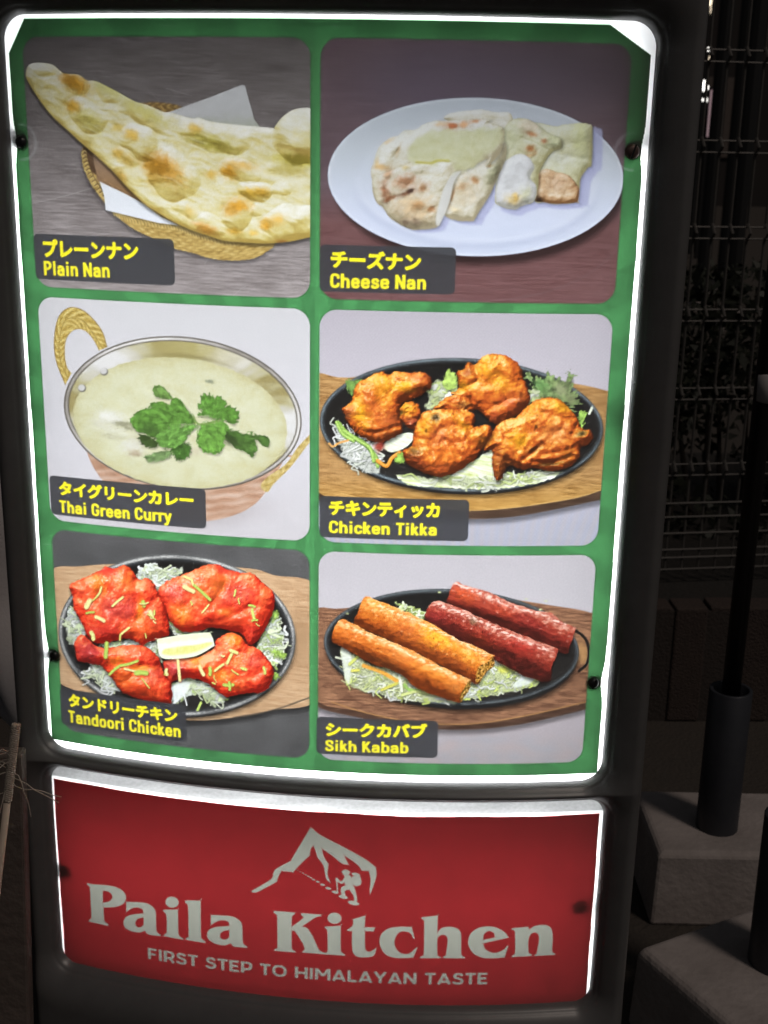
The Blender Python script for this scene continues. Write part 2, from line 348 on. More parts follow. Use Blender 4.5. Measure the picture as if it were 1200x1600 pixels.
# ---- the six dish photographs
def photo_naan(cv):
    a, b, c, d = zz(5, 30, 80), zz(5, 110, 230), zz(5, 250, 120), zz(5, 250, 240)
    v = cv.win(25, 45, 495, 480)
    col = wood(v, (152, 145, 145), (104, 97, 96), 3, 46, 3.2, 11, .8)
    col *= (.80 + .32 * np.clip((v.Y - 60) / 400, 0, 1))[..., None]
    comp(v, col, np.ones_like(v.X))
    for p in ([(50, 318), (95, 308), (150, 292)], [(364, 463), (376, 452), (384, 447)], [(320, 412), (326, 402)], [(260, 138), (300, 150)]):
        stroke(cv, curve(p, 4, False), (176, 171, 170), .6, 1., .7)
    # basket
    bk = curve([(129, 232), (129, 256), (138, 280), (152, 302), (176, 332), (206, 356), (240, 373), (272, 388), (300, 395), (330, 404), (360, 407), (392, 405), (416, 394), (430, 380), (428, 350), (300, 300), (200, 250), (150, 225)])
    dim(cv, bk, .4, 12, -2, 5)
    v = cv.box(bk, 4); X, Y = v.X, v.Y
    s = .93 * (X - 150) + .37 * (Y - 300); q = -.37 * (X - 150) + .93 * (Y - 300)
    q = q + 2 * noise2(X / 20, Y / 20, 2) + .0016 * (s - 60) ** 2; row = np.floor(q / 5.2); fq = q / 5.2 - row; wv = 1.0 * np.sin(fq * np.pi) * (.45 + .55 * np.sin(s / 2.6 + row * 2.3 + (fq - .5) * 2.4 * (1 - 2 * (row % 2)))) - .35
    col = ramp(.55 + .38 * wv + .25 * fbm(X / 10, Y / 10, 3, 4), [(0, (112, 88, 44)), (.35, (164, 136, 76)), (.7, (194, 168, 102)), (1, (218, 198, 138))])
    comp(v, col, np.clip(sdist(X, Y, bk) + .8 * noise2(X / 4, Y / 4, 7) + .5, 0, 1))
    rim = curve(b([(330, 505), (470, 560), (640, 590), (800, 610), (940, 660), (1100, 710), (1300, 745)]), 5, False)
    for k in range(40):
        i = k / 40 * (len(rim) - 1); j = int(i); p = rim[j] + (rim[min(j + 1, len(rim) - 1)] - rim[j]) * (i - j)
        stroke(cv, np.array([p + (-2, -3), p + (1.5, 1), p + (3, 6)]), (214, 192, 128), 1.1, 1., .7); stroke(cv, np.array([p + (.5, -3), p + (4, 2), p + (5, 6)]), (120, 92, 44), .5, 1., .7)
    fill(cv, curve(b([(100, 0), (190, 50), (230, 150), (210, 215), (150, 170)])), (92, 70, 52), 2)
    for k in range(13):
        p = np.array([128, 236]) + np.array([(0, 0), (.6, 6), (1.8, 12), (3.4, 18), (5, 24), (7, 30), (9.5, 36), (12.5, 42), (16, 48), (20, 54), (24, 60), (28, 65), (33, 70)])[k]
        stroke(cv, curve([p + (0, 0), p + (5, -3), p + (8, 2)], 4, False), (86, 64, 36), .9, 1., .9)
        stroke(cv, curve([p + (0, 2.4), p + (5, -.6), p + (7, 4)], 4, False), (206, 182, 122), 1.0, 1., .8)
    inner = curve(b([(185, 55), (330, 170), (430, 270), (570, 450), (480, 440), (230, 280), (205, 210)]))
    v = cv.box(inner); comp(v, ramp((v.Y - 240) / 80, [(0, (158, 132, 112)), (1, (132, 100, 62))]), np.clip(sdist(v.X, v.Y, inner) + .5, 0, 1))
    bb = curve(a([(940, 405, 1), (1060, 398), (1230, 420), (1290, 460), (1180, 490), (1090, 470)]))
    v = cv.box(bb); comp(v, ramp(.5 + .6 * np.sin(v.X / 1.9 + np.sin(v.Y / 2) * 2) * .5 + .3 * noise2(v.X / 4, v.Y / 3, 4), [(0, (92, 68, 36)), (1, (190, 158, 96))]), np.clip(sdist(v.X, v.Y, bb) + .5, 0, 1))
    nap = np.array(c([(40, 285), (360, 172), (640, 62), (664, 68), (735, 330), (800, 420), (500, 440), (200, 380)]))
    v = cv.box(nap); comp(v, ramp((v.Y - 140) / 62 + .12 * fbm(v.X / 14, v.Y / 14, 3, 8), [(0, (206, 207, 210)), (.6, (190, 191, 192)), (1, (168, 172, 158))]), np.clip(sdist(v.X, v.Y, nap) + .5, 0, 1))
    nap2 = np.array(b([(228, 268), (420, 360), (570, 440), (700, 540), (850, 612), (690, 592), (540, 556), (275, 492), (264, 380)]))
    dim(cv, nap2, .3, 5, 0, 3)
    fill(cv, nap2, (222, 226, 233))
    # the bread
    o = a([(52, 200), (64, 125), (110, 92), (200, 92), (270, 112), (350, 172), (460, 182), (530, 228), (600, 234), (760, 312), (900, 390), (1000, 420), (1130, 475)]) + c([(80, 278), (250, 326), (300, 318), (400, 350), (600, 375), (780, 390), (890, 400, 1), (950, 320), (1030, 262), (1110, 243), (1200, 246), (1300, 260)]) \
        + d([(1300, 630), (1165, 655), (1000, 690), (800, 702), (640, 692), (500, 680), (400, 650), (240, 596)]) + b([(800, 580), (690, 515), (580, 445), (430, 300), (330, 188), (190, 58)]) + a([(490, 722), (400, 640), (250, 500), (150, 370), (82, 262)])
    P = curve(o, 5)
    dim(cv, P, .5, 7, -1, 5)
    v = cv.box(P); X, Y = v.X, v.Y
    sd = sdist(X, Y, P)
    wx = X + 6 * noise2(X / 30, Y / 30, 3); wy = Y + 6 * noise2(X / 30 + 5, Y / 30, 6)
    p_, q_ = .91 * wx + .41 * wy, -.41 * wx + .91 * wy
    H = dome(sd, 16) * .6 + 1.15 * fbm(p_ / 30, q_ / 13, 2, 14, .4) + .04 * fbm(X / 4, Y / 4, 2, 3) + .7 * ridged(p_ / 40, q_ / 16, 1, 15)
    B = [(116, 130, 24, 17, 30, .8), (136, 180, 36, 25, 40, 1), (218, 222, 34, 28, 40, 1), (268, 272, 46, 36, 42, 1.1), (332, 212, 64, 27, 14, .9), (374, 266, 32, 18, 10, 1), (398, 298, 31, 19, 5, 1.1), (370, 334, 28, 25, 0, .9),
         (458, 346, 50, 28, -8, 1), (474, 214, 48, 46, 0, 1.3), (168, 142, 28, 14, 28, .8), (222, 178, 48, 16, 28, .8), (196, 248, 22, 12, 35, .8), (68, 108, 20, 11, 10, .7), (90, 140, 15, 30, -35, .6), (330, 352, 26, 18, 25, .6), (440, 296, 18, 12, 0, .7), (296, 330, 30, 12, 25, .5), (402, 330, 12, 11, 0, .6)]
    for (x, y, rx, ry, rot, k) in B:
        q = np.radians(rot); ax, ay = wx - x, wy - y
        e = np.sqrt(((ax * np.cos(q) + ay * np.sin(q)) / rx) ** 2 + ((-ax * np.sin(q) + ay * np.cos(q)) / ry) ** 2)
        H = H + k * .44 * min(rx, ry) * np.clip(1 - e * e, 0, 1) ** 1.15
    dd, s = relief(v, H, (-.12, -.75, .68))
    t = dd + .10 * fbm(X / 30, Y / 30, 3, 33) + .09 * fbm(X / 8, Y / 6, 4, 34, .6)
    col = ramp(t, [(.05, (168, 144, 74)), (.35, (200, 184, 112)), (.54, (215, 205, 150)), (.70, (223, 217, 180)), (.86, (230, 227, 205)), (1, (239, 238, 228))])
    comp(v, col, np.clip(sd + .5, 0, 1))
    br = [(118, 130, 19, 11, 30, (188, 126, 30), .95), (106, 124, 10, 7, 20, (176, 116, 30), .7), (114, 166, 11, 8, 40, (192, 134, 34), .9), (206, 211, 10, 7, 10, (196, 146, 44), .8), (246, 258, 20, 14, 25, (190, 122, 30), .9), (264, 268, 24, 14, 40, (198, 136, 46), .8), (238, 266, 10, 20, -10, (196, 138, 44), .6),
          (304, 202, 10, 7, 10, (198, 150, 52), .75), (358, 268, 12, 9, 20, (192, 128, 32), .95), (376, 258, 20, 6, 10, (200, 148, 66), .7), (330, 273, 8, 6, 0, (198, 146, 50), .7), (392, 302, 18, 7, 0, (198, 148, 46), .85), (410, 301, 9, 6, 0, (194, 140, 40), .8), (372, 322, 17, 9, 0, (196, 132, 34), .9), (360, 330, 9, 8, 0, (200, 140, 50), .7),
          (416, 351, 8, 8, -40, (198, 136, 38), .9), (434, 344, 11, 7, -10, (206, 154, 62), .75), (188, 276, 8, 10, -20, (200, 150, 66), .75), (322, 358, 16, 6, 20, (200, 130, 50), .85), (366, 362, 10, 5, 0, (202, 148, 50), .85), (396, 364, 6, 4, 0, (206, 160, 66), .8), (185, 240, 8, 7, 20, (196, 146, 50), .75), (200, 250, 10, 7, 40, (200, 152, 60), .6), (184, 199, 9, 6, 0, (196, 156, 56), .6),
          (296, 332, 7, 8, 0, (208, 168, 84), .6), (224, 174, 34, 8, 28, (176, 158, 60), .6), (330, 224, 34, 9, 18, (184, 168, 66), .7), (470, 252, 40, 8, 8, (178, 158, 54), .8), (140, 190, 22, 12, 40, (190, 174, 82), .6), (168, 138, 22, 8, 26, (180, 166, 80), .6), (440, 378, 8, 3, 0, (190, 120, 60), .8), (455, 264, 20, 8, 0, (170, 146, 60), .6)]
    for i, (x, y, rx, ry, rot, cc, k) in enumerate(br): glow(cv, x, y, rx * 1.2, ry * 1.25, (cc[0] - 4, cc[1] + 3, cc[2] - 2), k * .92, rot, .30, i * 3, P, 8., True)
    rng = np.random.RandomState(4)
    for k in range(26):
        x = rng.uniform(90, 440); y = 118 + (x - 60) * .5 + rng.uniform(-30, 80)
        stroke(cv, curve([(x, y), (x + 10, y + rng.uniform(0, 6)), (x + 24, y + rng.uniform(6, 14))], 4, False), (232, 233, 218), rng.uniform(.5, 1.2), 2.2, .4) if sdist(np.array([[x]]), np.array([[y]]), P)[0, 0] > 18 else None

def photo_cheese(cv):
    f, a, b = zz(1.9355, 480, 0), zz(6.3158, 570, 160), zz(6.3158, 740, 160)
    v = cv.win(490, 50, 1000, 485)
    col = wood(v, (116, 98, 105), (86, 70, 76), 2, 70, 3.0, 21, .7)
    lo = np.clip((v.Y - 290) / 60, 0, 1)[..., None]
    col = col * (1 - .0 * lo) + lo * np.array((8, -8, -14), F)
    comp(v, col, np.ones_like(v.X))
    glow(cv, 700, 130, 150, 70, (96, 88, 106), .6, 0, .1); glow(cv, 880, 120, 120, 60, (92, 84, 98), .5, 0, .1)
    cx, cy, ra, rb = 743, 276.5, 231, 124
    dim(cv, ell(cx + 6, cy + 14, ra - 4, rb, 1), .6, 16)
    stroke(cv, ell(cx + 4, cy + 66, 232, 128, 0)[4:34], (118, 92, 94), 1.2, 2, .5)
    E1 = ell(cx, cy, ra, rb, 1)
    v = cv.box(E1, 6); X, Y = v.X, v.Y; sd = sdist(X, Y, E1)
    t = (Y - 150) / 250
    col = ramp(t + .05 * fbm(X / 60, Y / 60, 3, 5), [(0, (188, 196, 206)), (.35, (199, 206, 216)), (.75, (205, 212, 232)), (1, (196, 204, 224))])
    comp(v, col, np.clip(sd + .5, 0, 1))
    In = ell(cx + 2, cy + 8, ra - 44, rb - 30, 1)
    e = sdist(X, Y, In); comp(v, (214, 220, 236), .35 * np.exp(-((e - 2) / 5) ** 2) * (Y > cy) + .15 * np.exp(-((e - 2) / 5) ** 2)); comp(v, (172, 180, 204), .4 * np.exp(-((e + 6) / 6) ** 2) * np.clip((Y - cy) / 60, 0, 1))
    comp(v, (228, 233, 242), .5 * np.exp(-((sd - 2.5) / 1.6) ** 2) * (sd > 0)); comp(v, (160, 168, 190), .4 * np.clip(1 - sd / 1.6, 0, 1) * (sd > -.5))
    shade = (168, 172, 206)
    A = curve(a([(70, 760), (58, 680), (95, 560), (140, 440), (250, 348), (330, 328), (380, 278), (500, 268), (580, 215), (700, 180), (820, 180), (1000, 165), (1150, 163), (1240, 175)]) + b([(150, 200), (270, 235), (300, 275), (292, 400), (250, 520), (120, 640)]) + a([(1200, 560), (1060, 640), (945, 680, 1), (882, 790), (830, 1000), (740, 1205, 1), (690, 1240), (560, 1255), (430, 1245), (250, 1140), (180, 1040), (110, 980), (75, 860)]))
    Bp = curve(a([(880, 640), (1000, 560)]) + b([(60, 480), (292, 380), (318, 540), (230, 760), (190, 850), (130, 965), (60, 1070), (5, 1165)]) + a([(1060, 1172), (900, 1165), (785, 1108), (830, 980), (860, 800)]))
    Cc = curve(b([(300, 260), (390, 170), (520, 163), (620, 210), (720, 300), (860, 355), (872, 450), (790, 482), (720, 560), (650, 690), (638, 830), (600, 970), (480, 1020), (400, 1058), (250, 1018), (212, 960), (228, 750), (270, 650), (312, 540), (290, 400)]))
    Dd = curve(b([(600, 205), (800, 236), (900, 215), (1050, 203), (1130, 213), (1172, 262), (1166, 600), (1130, 645), (1062, 740), (1045, 850), (1028, 985, 1), (830, 1006), (700, 988), (600, 962), (640, 700), (680, 600), (720, 420)]))
    T = curve(a([(805, 175), (832, 112), (1000, 84), (1150, 70)]) + b([(100, 72), (200, 95), (350, 103), (385, 200), (300, 300), (100, 260)]))
    for Q, dx, dy in ((Dd, 16, 6), (Dd, 6, 8), (Cc, 8, 10), (Bp, 12, 6), (A, 10, 5)):
        v = cv.box(Q + (dx, dy), 8); comp(v, shade, .8 * np.clip(sdist(v.X, v.Y, Q + (dx, dy)) / 4 + .5, 0, 1))
    white = [(.2, (166, 156, 128)), (.5, (199, 193, 170)), (.75, (216, 214, 200)), (1, (229, 230, 226))]
    green = [(.2, (160, 154, 112)), (.5, (190, 188, 152)), (.75, (206, 206, 176)), (1, (220, 222, 204))]
    toast = [(.15, (120, 84, 50)), (.45, (180, 142, 104)), (.75, (212, 184, 148)), (1, (232, 218, 196))]
    meat(cv, T, white, 3, 8, 1.2, 20, char=0, gloss=0, edge=.8, fine=.4)
    dim(cv, Dd, .30, 7, 2.5, 1.5)
    meat(cv, Dd, green, 5, 18, 1.8, 22, folds=[(b([(720, 500), (900, 520), (1080, 560)]), 1.5, 4)], tint=[b([(1060, 380)])[0] + (14, 34, 0, (206, 208, 150), .7), b([(900, 560)])[0] + (26, 9, 5, (220, 222, 214), .4)], char=.0, gloss=0, edge=.8, fine=.5)
    D2 = curve(b([(645, 695), (720, 655), (830, 690), (940, 720), (1040, 850), (1025, 985, 1), (830, 1003), (700, 985), (605, 962), (638, 820)]))
    meat(cv, D2, toast, 8, 12, 1.8, 16, tint=[b([(830, 800)])[0] + (18, 14, 0, (200, 160, 124), .6), b([(640, 950)])[0] + (7, 5, 30, (70, 50, 36), .9)], char=.1, gloss=0, edge=.6, fine=.6)
    dim(cv, Cc, .30, 7, 2.5, 1.5)
    meat(cv, Cc, green, 12, 17, 2.0, 20, folds=[(b([(470, 350), (600, 400), (720, 460)]), 2, 2)], tint=[b([(560, 240)])[0] + (16, 12, 10, (214, 200, 180), .8), b([(570, 310)])[0] + (9, 4, 15, (186, 130, 86), .9), b([(700, 385)])[0] + (5, 4, 20, (176, 112, 70), .9), b([(560, 460)])[0] + (8, 6, 0, (180, 118, 66), .9), b([(560, 520)])[0] + (10, 3, -10, (200, 160, 110), .7), b([(800, 380)])[0] + (12, 12, 10, (198, 202, 160), .7), b([(380, 360)])[0] + (10, 16, 0, (196, 200, 156), .6)], char=.05, gloss=0, edge=.8, fine=.5)
    C2 = curve(b([(300, 590), (440, 510), (540, 540), (600, 640), (560, 740), (620, 830), (600, 965), (480, 1018), (400, 1054), (250, 1012), (220, 950), (235, 760), (265, 660)]))
    meat(cv, C2, [(.2, (168, 168, 162)), (.5, (196, 197, 198)), (.8, (214, 216, 219)), (1, (226, 228, 230))], 15, 14, 1.6, 18, tint=[b([(400, 960)])[0] + (13, 10, 0, (232, 206, 140), .85), b([(520, 900)])[0] + (8, 12, 0, (222, 222, 178), .7), b([(420, 950)])[0] + (4, 8, 0, (226, 184, 96), .7)], char=0, gloss=0, edge=.6, fine=.4)
    stroke(cv, curve(b([(870, 360), (868, 450), (790, 482), (720, 560), (650, 690)]), 5, False), (120, 118, 96), .7, 1.4, .7)
    dim(cv, Bp, .30, 7, 2.5, 1.5)
    meat(cv, Bp, white, 22, 18, 1.6, 20, folds=[(b([(300, 400), (315, 540), (230, 720)]), 1.5, 2)], tint=[a([(1000, 880)])[0] + (22, 24, 20, (220, 200, 164), .6), a([(1085, 760)])[0] + (6, 4, 30, (196, 140, 92), .8), a([(960, 830)])[0] + (10, 5, -20, (200, 154, 106), .6), a([(860, 920)])[0] + (3, 14, 15, (170, 120, 74), .7), b([(150, 620)])[0] + (5, 3, 0, (190, 146, 90), .8), b([(220, 465)])[0] + (4, 3, 0, (190, 146, 96), .8), b([(90, 540)])[0] + (4, 3, 0, (196, 156, 106), .7), b([(20, 770)])[0] + (7, 5, 20, (206, 160, 110), .8), b([(200, 700)])[0] + (9, 22, 25, (196, 198, 150), .7), a([(900, 1060)])[0] + (10, 6, 0, (226, 206, 160), .6)], char=.08, gloss=0, edge=.7, fine=.6)
    dim(cv, A, .30, 7, 2.5, 1.5)
    meat(cv, A, white, 31, 22, 1.9, 22, folds=[(a([(280, 540), (330, 470), (370, 400)]), 1.5, 2), (a([(150, 720), (300, 660), (450, 600)]), 1.2, 2), (a([(560, 600), (700, 590), (850, 590)]), 2, 2)], tint=[a([(480, 1050)])[0] + (36, 26, 10, (220, 190, 146), .8), a([(180, 640)])[0] + (14, 5, 0, (200, 160, 100), .75), a([(230, 720)])[0] + (7, 10, 30, (184, 138, 98), .7), a([(400, 780)])[0] + (18, 10, -10, (180, 124, 84), .85), a([(200, 880)])[0] + (7, 14, -20, (158, 104, 70), .9), a([(240, 950)])[0] + (12, 4, -30, (140, 90, 58), .9), a([(420, 890)])[0] + (15, 4, -22, (112, 72, 48), .95), a([(580, 840)])[0] + (10, 6, -20, (176, 124, 80), .8), a([(520, 1020)])[0] + (10, 7, 0, (188, 142, 92), .8), a([(660, 1050)])[0] + (6, 4, -20, (176, 116, 66), .9), a([(240, 380)])[0] + (10, 3, -25, (196, 168, 126), .7), a([(330, 470)])[0] + (3, 10, 25, (186, 156, 110), .7), a([(500, 1180)])[0] + (8, 6, 30, (150, 122, 100), .7), a([(400, 1185)])[0] + (6, 5, 30, (140, 110, 90), .7), a([(410, 640)])[0] + (7, 4, -30, (200, 176, 110), .7), a([(860, 235)])[0] + (9, 6, 0, (160, 92, 56), .95), a([(980, 220)])[0] + (9, 5, 0, (190, 140, 96), .8), a([(1090, 185)])[0] + (8, 3, -10, (180, 120, 76), .8), a([(120, 600)])[0] + (3, 9, 10, (206, 176, 120), .7), a([(760, 215)])[0] + (9, 4, -10, (196, 160, 116), .7)], char=.10, gloss=0, edge=.8, fine=.8)
    cut = curve(a([(880, 690), (945, 685), (880, 790), (830, 1000), (740, 1200), (700, 1190), (720, 1050), (780, 850), (850, 720)]))
    fill(cv, cut, (214, 216, 216), 2.5, .85)
    ch = curve(a([(420, 555), (470, 400), (600, 292), (800, 268), (1180, 268)]) + b([(120, 255), (280, 262), (270, 400), (150, 500), (60, 560)]) + a([(1060, 640), (985, 690), (930, 662), (870, 700), (850, 580), (700, 600), (560, 600)]))
    v = cv.box(ch); comp(v, ramp(.55 + .4 * fbm(v.X / 12, v.Y / 12, 3, 4) + .18 * (noise2(v.X / 30, v.Y / 30, 3)), [(0, (186, 188, 140)), (.5, (200, 202, 160)), (1, (212, 214, 180))]), .80 * np.clip((sdist(v.X, v.Y, ch) + 5 * fbm(v.X / 16, v.Y / 16, 3, 5)) / 7 + .5, 0, 1))
    stroke(cv, curve(a([(510, 590), (650, 600), (720, 575), (825, 578)]), 5, False), (186, 178, 84), 1.8, 2.4, .85)
    glow(cv, *a([(450, 872)])[0], 5, 3, (52, 34, 30), .9, -15, .2)
    glow(cv, *a([(490, 875)])[0], 2, 2.4, (210, 190, 170), .8)

def photo_curry(cv):
    f, a = zz(2.6087, 40, 460), zz(4, 130, 590)
    v = cv.win(50, 455, 495, 850)
    col = ramp((v.Y - 460) / 390 + .06 * fbm(v.X / 9, v.Y / 9, 4, 5), [(0, (209, 208, 212)), (.6, (213, 211, 217)), (1, (203, 199, 204))])
    comp(v, col, np.ones_like(v.X))
    # far handle
    ho = curve(f([(162, 368), (125, 272), (117, 180), (135, 92), (180, 54), (235, 66), (285, 112), (316, 160), (332, 215)]), 6, False)
    hi = curve(f([(300, 228), (275, 182), (240, 146), (198, 144), (166, 180), (159, 240), (168, 296), (186, 322)]), 6, False)
    ring = np.vstack([ho, hi])
    v = cv.box(ring); X, Y = v.X, v.Y; mid = curve(f([(172, 340), (142, 270), (138, 180), (158, 112), (185, 96), (230, 104), (262, 140), (295, 190), (316, 222)]), 8, False)
    d = pdist(X, Y, mid); ang = np.arctan2(Y - (460 + 230 / 2.6), X - (40 + 225 / 2.6))
    w = np.sin(ang * 22 - d * .7) * np.clip(d * .35, 0, 1)
    comp(v, ramp(.62 + .20 * w - .12 * np.exp(-((d - 6.2) / .9) ** 2) + .16 * fbm(X / 5, Y / 5, 2, 5), [(0, (112, 86, 30)), (.4, (176, 148, 74)), (.75, (208, 186, 112)), (1, (232, 216, 156))]), np.clip(sdist(X, Y, ring) + .5, 0, 1))
    stroke(cv, mid, (120, 94, 38), .5, 1., .7); stroke(cv, ho, (126, 98, 44), .6, 1, .7); stroke(cv, hi, (150, 122, 60), .5, 1, .7)
    # pan
    body = curve(f([(245, 600, 1), (262, 676), (330, 775), (460, 860), (600, 915), (730, 925), (850, 900), (940, 850), (1000, 770), (1060, 660, 1), (600, 560, 1)]))
    glow(cv, *f([(760, 900)])[0], 90, 22, (176, 168, 170), .6, -8, .1)
    v = cv.box(body); X, Y = v.X, v.Y
    hm = .6 * np.sin(Y / 1.9 + X * .06 + np.sin(X / 6) * .5)
    comp(v, ramp(.5 + .22 * hm + .3 * noise2(X / 30, Y / 12, 3) + (720 - Y) * -.001, [(0, (150, 106, 82)), (.5, (186, 148, 124)), (1, (218, 194, 178))]), np.clip(sdist(X, Y, body) + .5, 0, 1))
    R0 = ell(285.6, 645.6, 186.5, 119, 7); R1 = ell(285.6, 645.8, 179, 112, 7); So = ell(281.5, 661, 168, 101.5, 7)
    v = cv.box(R0, 5); X, Y = v.X, v.Y; s0, s1, s2 = sdist(X, Y, R0), sdist(X, Y, R1), sdist(X, Y, So)
    comp(v, (120, 116, 112), np.clip(s0 + .5, 0, 1))
    th = np.arctan2((Y - 645) / 119, (X - 285) / 186)
    k = np.clip(.55 + .45 * np.sin(th * 3 + 1.0) + .25 * noise2(th * 6, th * 0, 4), 0, 1)
    comp(v, ramp(k, [(0, (148, 142, 134)), (.6, (196, 192, 188)), (1, (232, 230, 228))]), np.exp(-((s0 - 4) / 2.6) ** 2))
    comp(v, (78, 70, 60), .7 * np.exp(-((s0 - .8) / 1.0) ** 2))
    wall = np.clip(.5 + .5 * np.sin(th * 5 + .6) + .35 * noise2(th * 9, s2 / 30, 8), 0, 1)
    comp(v, ramp(wall, [(0, (158, 146, 98)), (.35, (186, 180, 142)), (.7, (206, 204, 196)), (1, (222, 221, 220))]), np.clip(s1 + .5, 0, 1))
    comp(v, (92, 84, 72), .6 * np.exp(-((s1 + .2) / 1.2) ** 2))
    top = np.clip(1 - np.abs(th + 1.45) / .75, 0, 1)
    comp(v, (176, 166, 108), .75 * top * np.clip(s1, 0, 1) * np.clip(1 - s2 / 2, 0, 1))
    comp(v, (120, 110, 70), .5 * top * np.exp(-((s2 + 4) / 3.5) ** 2))
    sdw = s2 + 1.2 * noise2(X / 9, Y / 9, 4)
    n = fbm(X / 28, Y / 20, 4, 9); g = fbm(X / 3, Y / 3, 2, 2)
    edge = np.exp(-np.clip(s2, 0, 99) / 12)
    col = ramp(.66 + .16 * n + .10 * g + .10 * fbm(X / 7, Y / 5, 3, 19) - .34 * edge, [(0, (178, 170, 120)), (.35, (200, 196, 154)), (.65, (211, 211, 178)), (1, (222, 223, 200))])
    comp(v, col, np.clip(sdw / 1.5 + .5, 0, 1))
    for x, y in f([(318, 312), (228, 380)]):
        fill(cv, ell(x + .8, y + 1.2, 6.4, 6, 0, 20), (112, 108, 102), 1.5); fill(cv, ell(x, y, 5.4, 5, 0, 20), (206, 205, 203), 1.5)
    for (x, y, rx, ry, c_, k) in [(350, 505, 24, 12, (226, 226, 216), .95), (330, 495, 9, 5, (236, 236, 230), .9), (400, 525, 12, 4, (140, 138, 112), .8), (415, 545, 8, 4, (128, 126, 100), .7), (440, 610, 12, 6, (236, 236, 230), .8), (450, 650, 9, 4, (150, 134, 108), .7), (310, 530, 16, 9, (210, 208, 190), .6), (395, 530, 18, 4, (150, 148, 120), .55), (430, 620, 20, 12, (221, 221, 210), .8), (445, 645, 10, 6, (176, 156, 128), .5), (360, 580, 18, 5, (180, 176, 148), .5), (380, 560, 26, 6, (220, 220, 204), .6), (755, 355, 7, 3, (122, 128, 110), .8), (890, 470, 14, 5, (222, 222, 200), .5), (690, 640, 10, 6, (190, 170, 150), .35), (470, 600, 16, 10, (186, 180, 154), .4)]:
        x, y = f([(x, y)])[0]; glow(cv, x, y, rx, ry, c_, k, 8, .5, int(rx * 7), None, 6.)
    v = cv.win(*f([(250, 450)])[0], *f([(500, 690)])[0])
    comp(v, (228, 229, 218), .55 * np.clip(fbm(v.X / 6, v.Y / 4, 4, 17) * 2 - .5, 0, 1) * np.exp(-(((v.X - 178) / 26) ** 2 + ((v.Y - 668) / 22) ** 2)))
    comp(v, (128, 124, 96), .5 * np.clip(fbm(v.X / 7, v.Y / 4, 4, 27) * 2 - .7, 0, 1) * np.exp(-(((v.X - 182) / 28) ** 2 + ((v.Y - 672) / 20) ** 2)))
    fill(cv, np.array(f([(575, 680), (660, 685), (640, 775), (590, 775)])), (214, 214, 184), 6, .3)
    G = (94, 138, 60); Dk = (66, 100, 46)
    stroke(cv, curve(a([(700, 285), (560, 140), (530, 100)]), 5, False), (150, 172, 84), 1.3, 1)
    leaf(cv, curve(a([(340, 380), (380, 355), (470, 400), (450, 436), (395, 430)])), (60, 80, 40), 71, a([(480, 380)])[0])
    leaf(cv, curve(a([(390, 490), (460, 465), (545, 458), (535, 500), (450, 525), (400, 520)])), (118, 146, 92), 72, a([(540, 470)])[0])
    leaf(cv, curve(a([(555, 430), (660, 410), (668, 480), (600, 520), (562, 480)])), (72, 110, 48), 73, a([(610, 400)])[0])
    leaf(cv, curve(a([(900, 330), (960, 335), (1060, 352), (1130, 368), (1165, 395), (1152, 430), (1080, 392), (1088, 430), (1062, 495), (1010, 462), (960, 442), (890, 372)])), (78, 112, 52), 74, a([(890, 345)])[0])
    glow(cv, *a([(930, 395)])[0], 13, 7, (48, 60, 36), .8, 30)
    leaf(cv, curve(a([(695, 285), (665, 210), (625, 158), (570, 130), (545, 163), (480, 148), (405, 172), (432, 195), (362, 208), (305, 248), (302, 292), (330, 334), (388, 350), (440, 372), (495, 345), (560, 305), (630, 292)])), G, 75, a([(700, 285)])[0], ser=1.8)
    glow(cv, *a([(420, 330)])[0], 16, 9, (62, 86, 44), .7, 20, .5)
    leaf(cv, curve(a([(725, 293), (640, 298), (560, 303), (500, 335), (452, 375), (490, 435), (550, 442), (622, 412), (664, 350)])), (104, 150, 70), 76, a([(725, 290)])[0], ser=1.6)
    leaf(cv, curve(a([(790, 250), (745, 242), (712, 230), (742, 212), (712, 178), (738, 150), (732, 108), (782, 104), (812, 122), (850, 116), (892, 152), (886, 190), (925, 178), (972, 220), (966, 260), (940, 292), (890, 268), (830, 266)])), (92, 138, 58), 77, a([(800, 255)])[0], ser=1.9)
    leaf(cv, curve(a([(735, 290), (800, 278), (872, 272), (902, 330), (888, 400), (852, 474), (780, 470), (728, 440), (712, 370)])), (104, 152, 66), 78, a([(730, 288)])[0], ser=1.9)
    leaf(cv, curve(a([(440, 62), (480, 50), (522, 80), (556, 128), (520, 132), (450, 117)])), (104, 138, 70), 79, a([(550, 130)])[0], ser=.8)
    stroke(cv, curve(a([(690, 240), (705, 275), (740, 292), (850, 272)]), 5, False), (122, 150, 80), 1.2, 1)
    # near handle
    h = curve(f([(1190, 540), (1158, 572), (1110, 622), (1060, 692), (985, 745), (958, 782), (985, 806), (1012, 772), (1082, 702), (1158, 604), (1190, 590)]))
    v = cv.box(h); X, Y = v.X, v.Y; comp(v, ramp(.62 + .14 * np.sin((X + Y) / 2.2) * np.sin((X - Y) / 4) + .3 * noise2(X / 6, Y / 6, 3), [(0, (126, 100, 48)), (.5, (188, 164, 96)), (1, (226, 208, 152))]), np.clip(sdist(X, Y, h) + .5, 0, 1))

